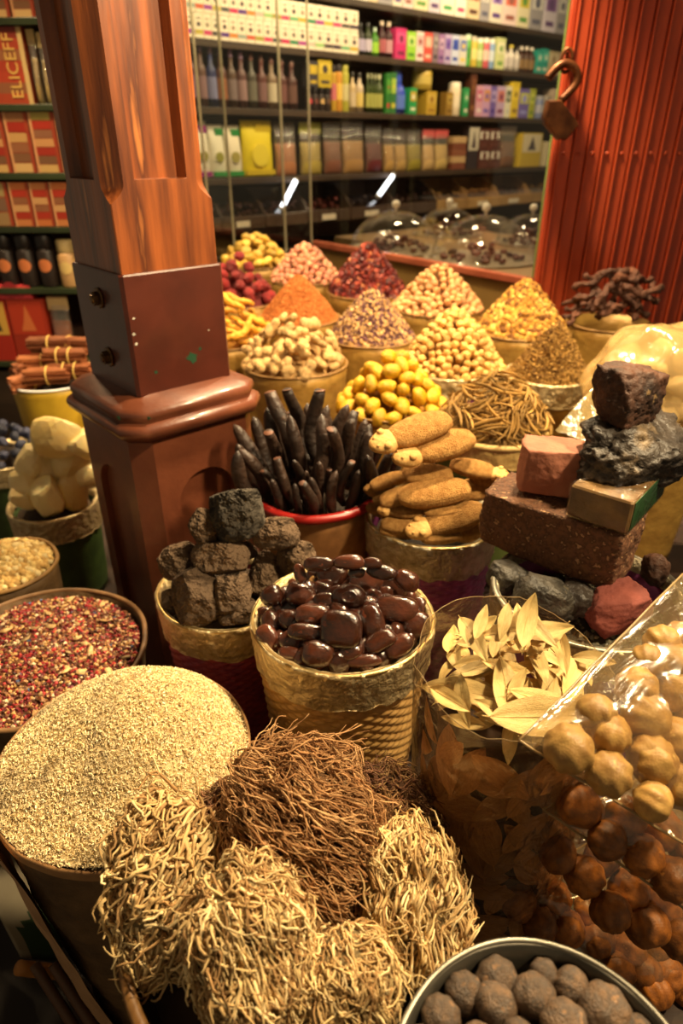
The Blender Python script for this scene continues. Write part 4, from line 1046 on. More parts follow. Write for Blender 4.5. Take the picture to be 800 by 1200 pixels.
# C: tin bowl of dark dried limes
def limemesh(seed, ribs=8, depth=.035, sy=1.0, nip=True):
    mb = MB(); vs, fs = ICO[4]; out = []; rs = random.Random(seed)
    for v in vs:
        th = math.atan2(v.y, v.x); s_ = math.sqrt(max(0, 1-v.z*v.z))
        r = 1+depth*math.cos(ribs*th+1.2*nz(v, 1.5, seed))*s_**1.5+.06*nz(v, 1.4, seed)+.008*nz(v, 5, seed)
        if nip and v.z > .955: r += .09*(v.z-.955)/.045
        if v.z < -.9: r -= .12*(-.9-v.z)/.1
        p = v*r; out.append((p.x, p.y, p.z*sy))
    mb.add(out, fs); return mb
m_blime = M('black_lime', S(112, 86, 62), .55, 0, S(78, 66, 56), 40, .35, 60, .22, col3=S(134, 102, 72), dist=.2, lo=.3, hi=.6)
m_blime.node_tree.nodes['Noise Texture'].inputs['Scale'].default_value = 2.2
for n_ in m_blime.node_tree.nodes:
    if n_.type == 'TEX_NOISE' and n_.inputs['Scale'].default_value == 60: n_.inputs['Scale'].default_value = 9
cC, RC = rimc(650, 1307, 388, .78)
tb_ = bucket('tin_bowl', 'dark tin bowl full of dried black limes', cC, RC, .1, 0, .8, M('dark_tin', S(110, 104, 92), .4, .8, S(78, 74, 66), 16, .3, 30, 0), rim=.002, rimm=m_steel, core=Mound(cC, RC*.97, .015, 2, -.055), corelow=0, wob=.002)
bl = [limemesh(200+k, 8+k % 3, .03, .92).mesh('dried_black_lime', m_blime) for k in range(6)]
mC = Mound(cC, RC, .02, 2.0, -.02)
k4 = 360/800
LCD = []
limes_more = [(150+95*(k % 7)+40*(k//7 % 2), 880+82*(k//7), 100) for k in range(28)]
limes = [(300, 508, 100), (435, 512, 70), (515, 512, 85), (628, 555, 125), (215, 560, 95), (133, 612, 95), (215, 620, 88), (312, 608, 105), (410, 585, 108), (518, 600, 115), (618, 625, 105), (715, 650, 90), (380, 540, 60), (490, 665, 120), (585, 690, 90), (370, 690, 80), (180, 690, 85), (110, 700, 70), (700, 730, 90), (790, 720, 80), (265, 700, 80), (640, 720, 90), (460, 760, 100), (560, 775, 90), (330, 780, 95), (220, 775, 85), (130, 790, 85), (760, 800, 90), (660, 810, 95)]
for i, (zx, zy, w_) in enumerate(limes+limes_more):
    px, py = 440+zx*k4, 904+zy*k4
    p, nn, d = mC.hit(px, py); r = w_*k4/2*d/F*1.06; rs = random.Random(i)
    q_ = Vector((p.x-cC.x, p.y-cC.y, 0)); lim_ = RC*.97-r
    if q_.length > lim_: q_ = q_.normalized()*lim_
    p = Vector((cC.x+q_.x, cC.y+q_.y, mC.z(cC.x+q_.x, cC.y+q_.y)))
    if any((p-a).length < .64*(r+b) for a, b in LCD): continue
    LCD.append((p.copy(), r))
    row = 'at the back rim of the tin bowl' if zy < 560 else ('in the second row of the tin bowl' if zy < 640 else 'in the front part of the tin bowl')
    m3 = Euler((rs.uniform(-1, 1), rs.uniform(-1, 1), rs.uniform(0, 6))).to_matrix() if i % 3 else camframe(p, rs.uniform(0, 6))
    place(bl[i % 6], 'dried_black_lime', p, m3, r, label='grey brown dried black lime '+row, cat='dried lime', group='black limes '+row)

# D: clear bag of bay leaves
cD, RD = rimc(600, 797, 226, .83)
mD = Mound(cD, RD*.9, .05, 1.7, -.02, -.005, .01)
m_leaf = M('bay_leaf', S(224, 194, 124), .5, 0, S(206, 172, 104), 8, .25, 30, .16, stretch=(1, 6, 1), dist=.05, lo=.3, hi=.7)
def leafmesh(seed, curl=.2, fold=.15):
    rs = random.Random(seed); mb = MB(); nu, nv = 14, 6; top = []; 
    for i in range(nu+1):
        u = i/nu; wd = .155*math.sin(PI*u**.9)**.85+.004
        for j in range(nv+1):
            v = j/nv*2-1
            x = (u-.5); y = wd*v
            z = curl*(u-.5)**2+fold*abs(y)+.02*nz((u*4, v*1.5, 0), 1, seed)-.012*(1 if j == nv//2 else 0)
            top.append((x, y, z))
    m_ = nv+1; fs = [(i*m_+j, i*m_+j+1, (i+1)*m_+j+1, (i+1)*m_+j) for i in range(nu) for j in range(nv)]
    mb.add(top, fs); th = .006
    mb.add([(x, y, z-th) for x, y, z in top], [tuple(reversed(f)) for f in fs])
    mb.tube([(-.5+k/12, 0, curl*(k/12-.5)**2-.006) for k in range(13)], [.005*(1.2-k/12) for k in range(13)], 5)
    mb.tube([(-.5, 0, curl*.25-.006), (-.56, .004, curl*.3)], .006, 5)
    return mb
lf = [leafmesh(300+k, .35*(-1)**k*(.4+.2*k), .12+.08*(k % 3)).mesh('bay_leaf', m_leaf) for k in range(6)]
lz_ = 340/800; leafpile = Pile()
def putleaf(zx, zy, ln, ang, i, tiltx=0, dz=.006, lb='dry pale bay leaf lying in the clear bag', gp='bay leaves heaped in the clear bag'):
    px, py = 460+zx*lz_, 690+zy*lz_
    p, nn, d = mD.hit(px, py); p = p+nn*dz
    rs = random.Random(i*7+1)
    # lies near the heap surface, long axis along the given direction as seen
    f = (nn*.9+(CAM-p).normalized()*.28+Vector((rs.gauss(0, .12), rs.gauss(0, .12), 0))).normalized()
    r = Vector((1, 0, 0)); r = (r-f*r.dot(f)).normalized(); u = f.cross(r)
    m3 = Matrix((r, u, f)).transposed() @ Matrix.Rotation(ang, 3, 'Z') @ Matrix.Rotation(tiltx, 3, 'X')
    L_ = ln*lz_*d/F*1.2
    sc3 = (L_, L_*rs.uniform(.9, 1.15), L_); me = lf[i % 6]; ok = None
    for h_ in range(8):
        p2 = p+Vector((0, 0, .0022*h_)); mw = Matrix.Translation(p2) @ m3.to_4x4() @ Matrix.Diagonal((*sc3, 1)); ok = leafpile.free(me, mw)
        if ok: break
    if not ok and i >= 30: return None
    if ok: leafpile.items.append(ok)
    p = p2
    return place(lf[i % 6], 'bay_leaf', p, m3, sc3, label=lb, cat='bay leaf', group=gp)
topl = [(315, 310, 185, -1.5, 'upright pointed bay leaf in the middle, overlapping the others'), (378, 215, 150, -1.45, 'bay leaf with a small stalk hole above the middle'), (470, 270, 150, 1.0, 'bay leaf tilted towards the limes with a clear midrib'), (205, 295, 210, -.28, 'long bay leaf lying across the front'), (400, 385, 250, .02, 'long bay leaf along the lowest edge'), (215, 140, 130, -1.2, 'tall bay leaf at the back near the chestnuts'), (175, 165, 130, 1.3, 'narrow bay leaf standing at the rim near the chestnuts'), (310, 130, 130, .1, 'flat bay leaf at the back of the bag'), (395, 130, 110, -.9, 'bay leaf pointing at the tin bowl of minerals'), (420, 290, 130, -1.2, 'half hidden bay leaf beside the tilted one'), (400, 335, 160, -.25, 'bay leaf below the upright one'), (545, 220, 100, -.15, 'bay leaf at the far rim near the minerals'), (240, 235, 120, .15, 'bay leaf behind the long front leaf'), (165, 330, 120, -.7, 'bay leaf curling down the side facing the root basket'), (290, 180, 110, .7, 'bay leaf in the shade of the back leaves')]
for i, (zx, zy, ln, an, lb) in enumerate(topl):
    putleaf(zx, zy, ln, an, i, dz=.012+.004*(i < 3), lb=lb)
rs = random.Random(21)
for i in range(150):
    a = rs.uniform(0, 6.28); r = math.sqrt(rs.random())
    putleaf(325+r*205*math.cos(a), 262+r*158*math.sin(a), rs.uniform(75, 135), rs.uniform(0, 6.28), 30+i, rs.uniform(-.3, .3), dz=rs.uniform(-.006, .006))
mbag = clear('leaf_bag_film', (.96, .9, .78, 1), .07, .14, .8, 22, .10, S(170, 138, 96))
tD = thing('clear_leaf_bag', 'tall clear plastic bag holding bay leaves', 'bag', (cD.x, cD.y, .1))
hD = cD.z-.1
def bagf(r, z, a, k):
    e = .006*nz((math.cos(a)*2.5, math.sin(a)*2.5, z*7), 1, 6)+.003*nz((math.cos(a)*9, math.sin(a)*9, z*12), 1, 7)
    up = .012*math.sin(a-.6) + .010*nz((math.cos(a)*2, math.sin(a)*2, 0), 1, 3) if z > hD else 0
    return r+e, z+up
mb = MB(); mb.lathe([(RD*.9, 0)]+[(RD*(.9+.1*(i/24)), hD*i/24) for i in range(25)]+[(RD*1.01, hD+.012), (RD*1.0, hD+.024)], 96, fn=bagf)
mb.build('film', mbag, tD)
mb = MB(); mb.lathe([(RD*1.0, hD+.0235), (RD*1.002, hD+.0245), (RD*.998, hD+.0245), (RD*1.0, hD+.0235)], 96, fn=bagf); mb.build('top_edge', M('film_edge', S(150, 124, 84), .3, 0, rand=0), tD)  # highlight along the film's top edge, painted as a tan ring
mb = MB()
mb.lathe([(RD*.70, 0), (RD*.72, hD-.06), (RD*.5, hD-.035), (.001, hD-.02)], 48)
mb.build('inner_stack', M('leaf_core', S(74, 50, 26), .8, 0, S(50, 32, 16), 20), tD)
rs = random.Random(5)
m_leaf_shaded = M('bay_leaf_brown', S(190, 134, 74), .55, 0, S(156, 106, 56), 8, .25, 30, .22, stretch=(1, 6, 1), dist=.05, lo=.3, hi=.7)  # darker copy of the leaf material: shade behind the film painted in
lf_shaded = []
for m_ in lf:
    m2 = m_.copy(); m2.materials[0] = m_leaf_shaded; lf_shaded.append(m2)
for i in range(190):
    a = rs.uniform(PI*1.0, PI*2.0); z = .1+(hD-.135)*rs.random()**.8
    rr = RD*(.9+.1*z/hD)-.014; p = Vector((cD.x+rr*math.cos(a), cD.y+rr*math.sin(a), .1+z))
    nn = Vector((math.cos(a), math.sin(a), .15+rs.gauss(0, .12)))
    L_ = rs.uniform(.055, .085)
    place(lf_shaded[i % 6], 'bay_leaf', p, frame(nn.normalized(), rs.uniform(0, 6.28)), (L_, L_*1.35, L_*.4), label='brownish bay leaf pressed against the side of the clear bag', cat='bay leaf', group='bay leaves pressed against the bag')

# E: stacked clear bags of dried limes
m_lim1 = M('pale_lime', S(176, 138, 74), .5, 0, S(152, 112, 58), 2.2, .12, 10, .14, col3=S(196, 164, 98), dist=.06)
m_lim2 = M('orange_lime', S(170, 104, 40), .5, 0, S(112, 66, 28), 2.2, .12, 10, .25, col3=S(184, 122, 54), dist=.06)
pl = [limemesh(220+k, 8+k % 3, .045, .93).mesh('dried_lime', m_lim1) for k in range(6)]
ol_ = [limemesh(230+k, 8+k % 3, .045, .93).mesh('dried_orange_lime', m_lim2) for k in range(6)]
m_bag1 = clear('lime_bag_film', (.98, .95, .88, 1), .06, .16, .8, 9, .08, S(210, 180, 130))
def bagpillow(name, label, P, th, mat, seed):
    base = sum(P, Vector())/4
    t = thing(name, label, 'bag', base, 0, 'clear bags of dried limes')
    nu = 36; nrm = (P[1]-P[0]).cross(P[3]-P[0]).normalized()
    if nrm.dot(CAM-base) < 0: nrm = -nrm
    mb = MB(); sheets = []
    for sgn in (1, -1):
        vs = []
        for j in range(nu+1):
            for i in range(nu+1):
                s_, q_ = i/nu, j/nu
                p = P[0].lerp(P[1], s_).lerp(P[3].lerp(P[2], s_), q_)
                e = min(s_, 1-s_, q_, 1-q_)
                k = (max(0, e-.035)/.465); k = min(1, k*2.6)
                k = k**.6*(1+.15*nz((s_*5, q_*5, sgn), 1, seed)) if k > 0 else 0
                w_ = .0035*nz((s_*9, q_*9, sgn*.3), 1, seed+2)
                vs.append(p+nrm*(sgn*(th*k+.0006)+w_)-base)
        mb.add(vs, [((j*(nu+1)+i), (j*(nu+1)+i+1), ((j+1)*(nu+1)+i+1), ((j+1)*(nu+1)+i)) for j in range(nu) for i in range(nu)])
    mb.build('film', mat, t)
    se = MB()
    for a_, b_ in ((P[0], P[1]), (P[0], P[3])):
        se.tube([a_.lerp(b_, k/24)+Vector((0, 0, .002*nz((k*.4, seed, 0), 1, 1)))-base for k in range(25)], .0013, 6)
    se.build('sealed_edge', M('film_edge', S(150, 124, 84), .3, 0, rand=0), t)  # thin tan tubes along the seams stand in for the bag's edge highlights
    return t, base, nrm
def rayplane(px, py, base, nrm):
    d0 = at(px, py, 1)-CAM
    k = (base-CAM).dot(nrm)/d0.dot(nrm); return CAM+d0*k, k
E1 = [at(608, 868, .61), at(850, 1020, .60), at(925, 810, .66), at(800, 672, .76)]
t1, b1, n1 = bagpillow('lime_bag', 'topmost clear plastic bag, full of pale dried limes', E1, .036, m_bag1, 3)
kz = 180/800
LM = [(205, 700, 122), (350, 512, 98), (412, 617, 108), (414, 830, 112), (637, 757, 124), (608, 540, 125), (645, 975, 98), (805, 895, 120), (775, 665, 120), (560, 380, 105), (725, 262, 118), (800, 150, 110), (770, 400, 115), (690, 150, 90), (620, 250, 90), (880, 560, 120), (900, 760, 120), (870, 300, 110)]
for i, (zx, zy, w_) in enumerate(LM):
    p, d = rayplane(620+zx*kz, 720+zy*kz, b1+n1*.008, n1); rs = random.Random(i+9)
    place(pl[i % 6], 'dried_lime', p, Euler((rs.uniform(-1.3, 1.3), rs.uniform(-1.3, 1.3), rs.uniform(0, 6))).to_matrix(), w_*kz*1.06*d/F, label='pale tan ridged dried lime in the topmost clear bag', cat='dried lime', group='pale limes in the topmost bag')
k2 = 340/800
specs = [([at(636, 948, .685), at(830, 1085, .66), at(905, 960, .74), at(790, 860, .80)], [(515, 600, 62), (640, 632, 58), (590, 692, 55), (745, 662, 55), (690, 735, 58), (770, 800, 60), (820, 720, 60)], 'second clear bag from the top, with orange brown dried limes', 'orange limes in the second bag'),
         ([at(612, 988, .74), at(830, 1140, .71), at(905, 1040, .79), at(770, 900, .86)], [(452, 730, 55), (528, 792, 55), (650, 832, 58), (575, 745, 50), (740, 865, 58), (600, 890, 55), (700, 930, 60), (790, 960, 60)], 'third clear bag from the top, in shadow, with brown dried limes', 'orange limes in the third bag'),
         ([at(572, 1052, .80), at(760, 1180, .78), at(900, 1120, .84), at(740, 960, .92)], [(345, 862, 52), (440, 850, 52), (405, 925, 48), (480, 935, 50), (545, 890, 50), (560, 965, 50), (650, 1000, 52), (725, 985, 54), (790, 1005, 56), (690, 1055, 50), (755, 1065, 54), (805, 1095, 54), (620, 1050, 48), (720, 1110, 50)], 'lowest clear bag, deep in shadow, with dark brown dried limes', 'dark limes in the lowest bag')]
for q_, (P, ls, lb, gp) in enumerate(specs):
    t_, b_, n_ = bagpillow('lime_bag', lb, P, .034, m_bag1, 10+q_)
    for i, (zx, zy, w_) in enumerate(ls):
        p, d = rayplane(460+zx*k2, 690+zy*k2, b_+n_*.004, n_); rs = random.Random(i+40*q_)
        place(ol_[i % 6], 'dried_orange_lime', p, Euler((rs.uniform(-1.3, 1.3), rs.uniform(-1.3, 1.3), rs.uniform(0, 6))).to_matrix(), w_*k2*d/F, label='orange brown dried lime inside the '+lb.split(',')[0], cat='dried lime', group=gp)
mb = MB(); mb.box(.34, .86, .30, .60, .1, .46, 0, .006)
tag(mb.build('wooden_crate', m_plat, smooth=False), 'dark wooden crate under the stacked bags of limes', 'crate')

# F: chestnut-like seeds in a gold woven bucket
cF, RF = rimc(402, 720, 208, .737)
mF = Mound(cF, RF*.95, .05, 2.4, -.012)
bucket('woven_bucket', 'gold woven bucket with crumpled foil rim full of glossy brown seeds', cF, RF, .36, .065, .76, m_weave_g, m_foil, True, .0035, core=mF, corelow=.024, rimm=M('foil_rim', S(176, 150, 98), .3, .8, S(150, 122, 72), 40, .6, 60, 0), seed=1, wn=27, wrows=.0088, wamp=.0022)
m_seed = M('glossy_seed', S(76, 38, 24), .2, 0, S(50, 29, 20), 1.2, .12, 3.5, .34, coat=.7, col3=S(112, 55, 35), dist=.2)
m_seedp = M('peeled_seed', S(190, 150, 90), .5, 0, S(120, 70, 40), 2)
sd = [ellip((1, 1, 1), 400+k, 4, 2.35, .12, 1.1).mesh('glossy_seed', m_seed) for k in range(5)]
mb = ellip((1, 1, 1), 410, 4, 3.4, .06, 1.0); sdq = mb.mesh('glossy_seed', m_seed)
def ringseed():
    vs, fs = ICO[5]; mb = MB(); o = []
    for v in vs:
        r = math.hypot(v.x, v.y); p = v.copy()
        if v.z > 0: p.z += .12*math.exp(-((r-.42)/.07)**2)-.16*math.exp(-(r/.3)**2)+.1*math.exp(-(r/.1)**2)
        o.append(tuple(p))
    mb.add(o, fs); return mb.mesh('glossy_seed', m_seed)
sdr = ringseed()
CH = [(365, 268, 95, 48, 0), (415, 317, 100, 88, .2), (470, 262, 100, 48, 0), (550, 265, 64, 36, 0), (525, 335, 115, 92, -.2), (615, 357, 102, 92, .2), (585, 296, 98, 50, -.15), (670, 325, 84, 64, -.5), (300, 303, 40, 66, .25), (348, 322, 52, 72, .1), (305, 383, 92, 76, -.3), (240, 380, 62, 58, .6), (203, 378, 72, 62, .2), (387, 397, 84, 56, 0), (470, 395, 110, 82, 0), (345, 452, 106, 66, 0), (262, 460, 66, 64, .2), (202, 475, 66, 82, .5), (174, 445, 60, 52, 0), (198, 530, 66, 84, .6), (330, 513, 122, 56, -.15), (266, 530, 72, 62, .7), (443, 505, 128, 122, -.05), (545, 480, 84, 108, .2), (628, 435, 130, 80, -.02), (690, 488, 96, 84, .3), (717, 425, 42, 76, 0), (680, 385, 50, 62, .2), (570, 545, 114, 62, .55), (632, 560, 104, 68, .5), (365, 585, 98, 82, -.15), (475, 572, 78, 58, .2), (520, 607, 112, 42, .1), (268, 580, 84, 44, -.3), (225, 425, 38, 52, .5), (497, 298, 52, 34, 0), (300, 342, 50, 30, -.2), (727, 480, 40, 62, -.1), (600, 502, 50, 44, 0), (418, 560, 46, 40, 0), (300, 480, 50, 40, 0), (560, 420, 50, 40, 0)]
kf = 270/800
spec_l = {1: 'rounded reddish seed at the top of the heap beside the peeled one', 4: 'broad glossy seed near the top of the heap, right beside the reddish one', 9: 'seed with a pale peeled patch at the top of the heap', 10: 'shiny red brown seed tilted below the peeled one', 14: 'flat seed with a raised ring in the middle of the heap', 22: 'large square seed with a flat wrinkled top, front and centre', 23: 'upright oval seed just beside the large square one', 24: 'large smooth oblong seed next to the bucket rim facing the bay leaves', 15: 'wide dark seed between the ringed one and the rim facing the pumice', 30: 'rounded seed against the front rim below the large square one', 29: 'oval dark seed leaning on the front rim, nearest the bay leaf bag', 20: 'long flattened seed just beside the large square one, facing the grain sack', 5: 'wide pale brown seed high on the heap, behind the oblong one', 11: 'small seed beside the shiny red one', 25: 'seed at the rim below the large oblong one', 32: 'flat seed half sunk at the front rim'}
for i, (zx, zy, w_, h_, ro) in enumerate(CH):
    px, py = 250+zx*kf, 570+zy*kf
    p, nn, d = mF.hit(px, py)
    big = w_*h_ > 5500
    p = p+nn*(.006 if big else -.001)
    me = sdq if i in (22, 24) else sdr if i == 14 else sd[i % 5]
    sx, sy = w_*kf/2*d/F*1.13, h_*kf/2*d/F*1.13
    m3 = camframe(p, ro)
    row = 'at the back of the heap' if zy < 310 else ('in the middle of the heap' if zy < 470 else 'near the front rim')
    lb = spec_l.get(i, 'glossy dark brown seed '+row+' in the gold woven bucket')
    t = thing('glossy_seed', lb, 'seed', (0, 0, 0), 0, 'glossy seeds in the gold woven bucket') if i == 9 else None
    if i == 9:
        t.matrix_world = Matrix.Translation(p) @ m3.to_4x4()
        o = put(me, 'shell', t, None, None, (sx, sy, sx*.8))
        o2 = put(ellip((1, 1, 1), 5, 3).mesh('peeled_patch', m_seedp), 'peeled_patch', t, (-sx*.1, -sy*.1, sx*.25), None, (sx*.7, sy*.8, sx*.62)); o2['label'] = 'pale peeled patch'
    else:
        place(me, 'glossy_seed', p, m3, (sx, sy, min(sx, sy)*.8), label=lb, cat='seed', group='glossy seeds in the gold woven bucket')

heap(Mound(cF, RF*.93, .05, 2.4, -.012), sd, 'glossy_seed', 70, .021, -.007, .5, .0155, .0195, .9, 'small dark seed half buried between the larger glossy seeds', 'seed', 'buried seeds in the gold woven bucket', 61, cull=.05)
for o_ in [o for o in bpy.data.objects if o.get('group') == 'buried seeds in the gold woven bucket']: o_.scale = (o_.scale.x, o_.scale.y*.85, o_.scale.z*.65)
# G: pumice stones
cG, RG = rimc(266, 690, 158, .67)
mG = Mound(cG, RG*.93, .118, 1.5, -.02, 0, .012)
bucket('woven_bucket', 'maroon woven bucket with gold foil rim heaped with dark pumice stones', cG, RG, .36, .06, .8, m_weave_m, m_foil, True, .0035, core=Mound(cG, RG*.9, .05, 2, -.03), corelow=0, seed=2, wn=24, rimm=MATS['foil_rim'])
m_pum = M('pumice', S(118, 96, 76), .95, 0, S(84, 68, 54), 3, 1, 16, .18, detail=8, col3=S(146, 122, 98), dist=.12, spec=.15)
m_pumg = M('pumice_grey', S(92, 84, 74), .95, 0, S(50, 46, 42), 3, 1, 9, 0, detail=8, col3=S(104, 96, 86), dist=.25, spec=.15)
kg = 360/800
PU = [(240, 100, 136, 128, .1, 'grey block of pumice with deep pores, topmost of the heap'), (160, 132, 92, 90, -.5, 'dark pumice stone on the pillar side of the topmost block'), (342, 148, 118, 82, 0, 'rounded brown pumice stone behind the pointed one, high on the heap'), (95, 222, 105, 98, .5, 'pumice stone overhanging the rim nearest the iron pedestal'), (198, 206, 146, 88, -.1, 'flattened pumice stone lying just below the topmost block'), (315, 250, 108, 120, 0, 'pointed pyramid shaped pumice stone in the middle of the heap'), (395, 214, 96, 92, 0, 'round brown pumice stone nearest the red rimmed basket'), (138, 312, 118, 146, .1, 'large smooth brown pumice stone against the front rim'), (229, 302, 90, 108, 0, 'upright pored pumice stone beside the large smooth one'), (250, 352, 116, 70, .15, 'low dark pumice stone against the front rim beside the seeds'), (75, 325, 48, 66, 0, 'small dark stone wedged at the rim below the overhanging one'), (262, 192, 50, 44, 0, 'small dark stone wedged behind the pointed one')]
for i, (zx, zy, w_, h_, ro, lb) in enumerate(PU):
    p, nn, d = mG.hit(170+zx*kg, 560+zy*kg)
    s_ = kg/2*d/F*1.12
    mb = rock(500+i, (w_*s_, h_*s_, min(w_, h_)*s_*.95), 5, .35 if i else .6, 6 if i != 5 else 9, .07, .03, .10 if i != 7 else .03, 1.3, .62 if i == 5 else .7)
    if i == 5:   # pyramid: pull the sides together towards the top
        mb.v = [(x*(1-.55*(y/(h_*s_)+1)/2)*1.15, y, z*(1-.4*(y/(h_*s_)+1)/2)) for x, y, z in mb.v]
    place(mb.mesh('pumice_stone', m_pumg if i == 0 else m_pum), 'pumice_stone', p+nn*.004, camframe(p, ro), 1, label=lb, cat='stone', group='pumice stones in the maroon bucket')

# H: basket of potpourri
cH, RH = rimc(45, 763, 244, .56)
mH = Mound(cH, RH-.012, .02, 2, -.012)
bucket('potpourri_basket', 'round brown basket of red and white potpourri at the frame edge', cH, RH, .26, 0, .78, m_sack, core=None, cat='basket', rim=.004, rimm=M('pot_rim', S(140, 104, 66), .5, 0, S(108, 76, 46), 30, .3, 60, 0), seed=6)
pal = [(L3(140, 34, 42), 3.4), (L3(104, 26, 32), 3), (L3(116, 72, 42), 5), (L3(205, 160, 100), 3), (L3(226, 200, 160), 2), (L3(78, 44, 28), 4), (L3(190, 60, 60), 2), (L3(80, 100, 140), .12), (L3(160, 110, 70), 3)]
grains('potpourri_mix', mH, 9000, .0042, pal, 'loose mix of red, brown and cream potpourri flakes in the round basket', 'potpourri', 'oct', m_gl, (*L3(90, 45, 30), 1), 8, .985, .003, .005, rings=30)
fm = []
for k in range(4):
    mb = MB(); rs = random.Random(k); n = 9
    ring = [(rs.uniform(.7, 1.2)*math.cos(2*PI*i/n), .62*rs.uniform(.7, 1.2)*math.sin(2*PI*i/n)) for i in range(n)]
    mb.loft([[(x, y, .16+.2*x*x) for x, y in ring], [(x, y, -.0+.2*x*x) for x, y in ring]]); fm.append(mb.mesh('dried_petal', M('dried_petal', S(214, 180, 124), .6, 0, S(170, 130, 84), 1.5, .2, 3, .3, sss=0)))
heap(mH, fm, 'dried_petal', 46, .02, .005, .35, .006, .0125, .95, 'pale dried petal lying loose on the red potpourri', 'petal', 'pale petals on the potpourri', 4)

# M: tin bowl of mineral blocks
cM, RM = rimc(690, 692, 216, .78)
bucket('mineral_bowl', 'silver foil covered bowl carrying the stacked mineral blocks', cM, RM, .36, .05, .84, m_weave_p, m_foil2, None, .004, core=Mound(cM, RM*.93, .0, 2, -.058), corelow=0, cat='bowl', rimm=m_steel, seed=4)
e1 = Vector((-.766, .643, 0)); e2 = Vector((.643, .766, 0)); yaw = math.atan2(e1.y, e1.x)
cor = Vector((.386, .764, .0))
def stone(name, me_mb, mat, pos, ex, label, cat='stone', smooth=True):
    o = me_mb.build(name, mat, None, pos, ex, smooth); return tag(o, label, cat)
m_slab = M('brown_slab', S(116, 78, 54), .7, 0, S(84, 56, 40), 120, 1, 80, 0, detail=9, col3=S(176, 134, 94), dist=.008, spec=.35, lo=.42, hi=.58)
m_black = M('black_resin', S(40, 34, 30), .5, 0, S(62, 52, 42), 18, 1, 38, 0, detail=9, col3=S(128, 108, 82), dist=.012, hi=.62, spec=.5)
m_top = M('rust_rock', S(92, 58, 40), .65, 0, S(40, 26, 20), 26, 1, 60, 0, detail=9, col3=S(176, 140, 92), dist=.007, spec=.4)
m_pink = M('pink_salt', S(186, 124, 96), .75, 0, S(156, 92, 70), 14, .7, 60, 0, detail=7, dist=.004, col3=S(206, 160, 126))
m_red = M('red_rock', S(132, 66, 54), .85, 0, S(108, 50, 42), 30, .9, 90, 0, dist=.003, col3=S(152, 88, 70))
m_grey = M('grey_ore', S(72, 66, 56), .55, .1, S(38, 35, 31), 40, 1, 60, 0, detail=9, dist=.01, col3=S(120, 110, 90))
stone('mineral_slab', rock(601, (.125, .058, .052), 5, .92, 2, .05, .02, .03, 1.3, .93), m_slab, Vector((cor.x, cor.y, .833))+e1*.118+e2*.055, (.0, 0.02, yaw), 'long dark brown mineral slab lying across the silver bowl')
# clear wrapped block with tan front and green side
bp_ = Vector((cor.x, cor.y, .884))+e1*.004+e2*.004
bt = thing('wrapped_block', 'clear wrapped tan and green block on the brown slab under the black rock', 'block', bp_, yaw)
# local x runs along e1 (away to the left), local -y along e2
bl_, bw_, bh_ = .090, .155, .052
mb = MB(); mb.box(.002, bl_-.002, -bw_+.002, -.002, .001, bh_-.003, 0, .003); sharp(mb.build('block', M('tan_block', S(132, 100, 58), .45, 0, S(84, 60, 34), 28, .7, 40, 0, dist=.004), bt).data, 30)
mb = MB(); mb.box(.0008, .0028, -bw_+.004, -.010, .003, bh_-.006); mb.build('green_label', M('green_label', S(36, 78, 46), .35, 0, S(56, 96, 52), 20), bt, smooth=False)
mb = MB(); mb.box(-.0005, bl_, -bw_, .0005, 0, bh_, 0, .003); mb.build('wrap', clear('wrap_film', (1, 1, .97, 1), .0, .1, .8, 40, .0), bt)
m1 = rock(602, (.104, .066, .048), 5, .35, 5, .17, .08, .2, 1.9, .76)
stone('black_rock', m1, m_black, at(746, 526, .975), (.14, .0, .45), 'big rough black resinous rock on the wrapped block')
stone('rust_rock', rock(603, (.048, .042, .044), 5, .75, 4, .08, .05, .12, 1.5, .85), m_top, at(733, 462, .95), (.05, .1, .62), 'rust brown cube shaped rock crowning the mineral stack')
stone('pink_salt_block', rock(604, (.052, .038, .041), 5, .8, 3, .06, .02, .03, 1.3, .88), m_pink, at(645, 546, 1.005), (0, .03, yaw+.35), 'pink salt block on the brown slab beside the black rock')
stone('grey_ore_lump', rock(605, (.034, .028, .026), 4, .4, 5, .1, .05, .05), m_grey, at(596, 676, 1.01), (.2, .3, .5), 'small grey ore lump under the far end of the brown slab')
stone('dark_ore_lump', rock(606, (.050, .036, .034), 4, .4, 5, .12, .07, .1), m_grey, at(640, 703, .965), (.1, .4, .2), 'dark glittering ore lump in the bowl below the slab', )
stone('black_ore_lump', rock(607, (.032, .028, .022), 4, .4, 5, .12, .07, .1), m_black, at(676, 700, .965), (.1, .1, 1.2), 'small black ore lump between the dark lump and the red rock')
stone('red_rock', rock(608, (.049, .033, .030), 5, .6, 7, .07, .04, .04), m_red, at(722, 712, .945), (.1, -.2, .35), 'dusty red rock at the front of the silver bowl')
stone('brown_ore_lump', rock(609, (.018, .02, .028), 4, .4, 5, .12, .07, .1), m_top, at(767, 668, 1.0), (0, 0, .3), 'small brown lump standing at the bowl rim behind the slab corner')
grains('ore_gravel', Mound(cM+Vector((.0, 0, -.05)), RM*.88, .006, 2, 0), 420, .0062, [(L3(110, 104, 84), 3), (L3(80, 74, 60), 3), (L3(140, 126, 96), 1)], 'loose grey green gravel in the bottom of the silver bowl', 'gravel', 'oct', m_gl, (*L3(60, 54, 42), 1), 3, 1, .002, .004)

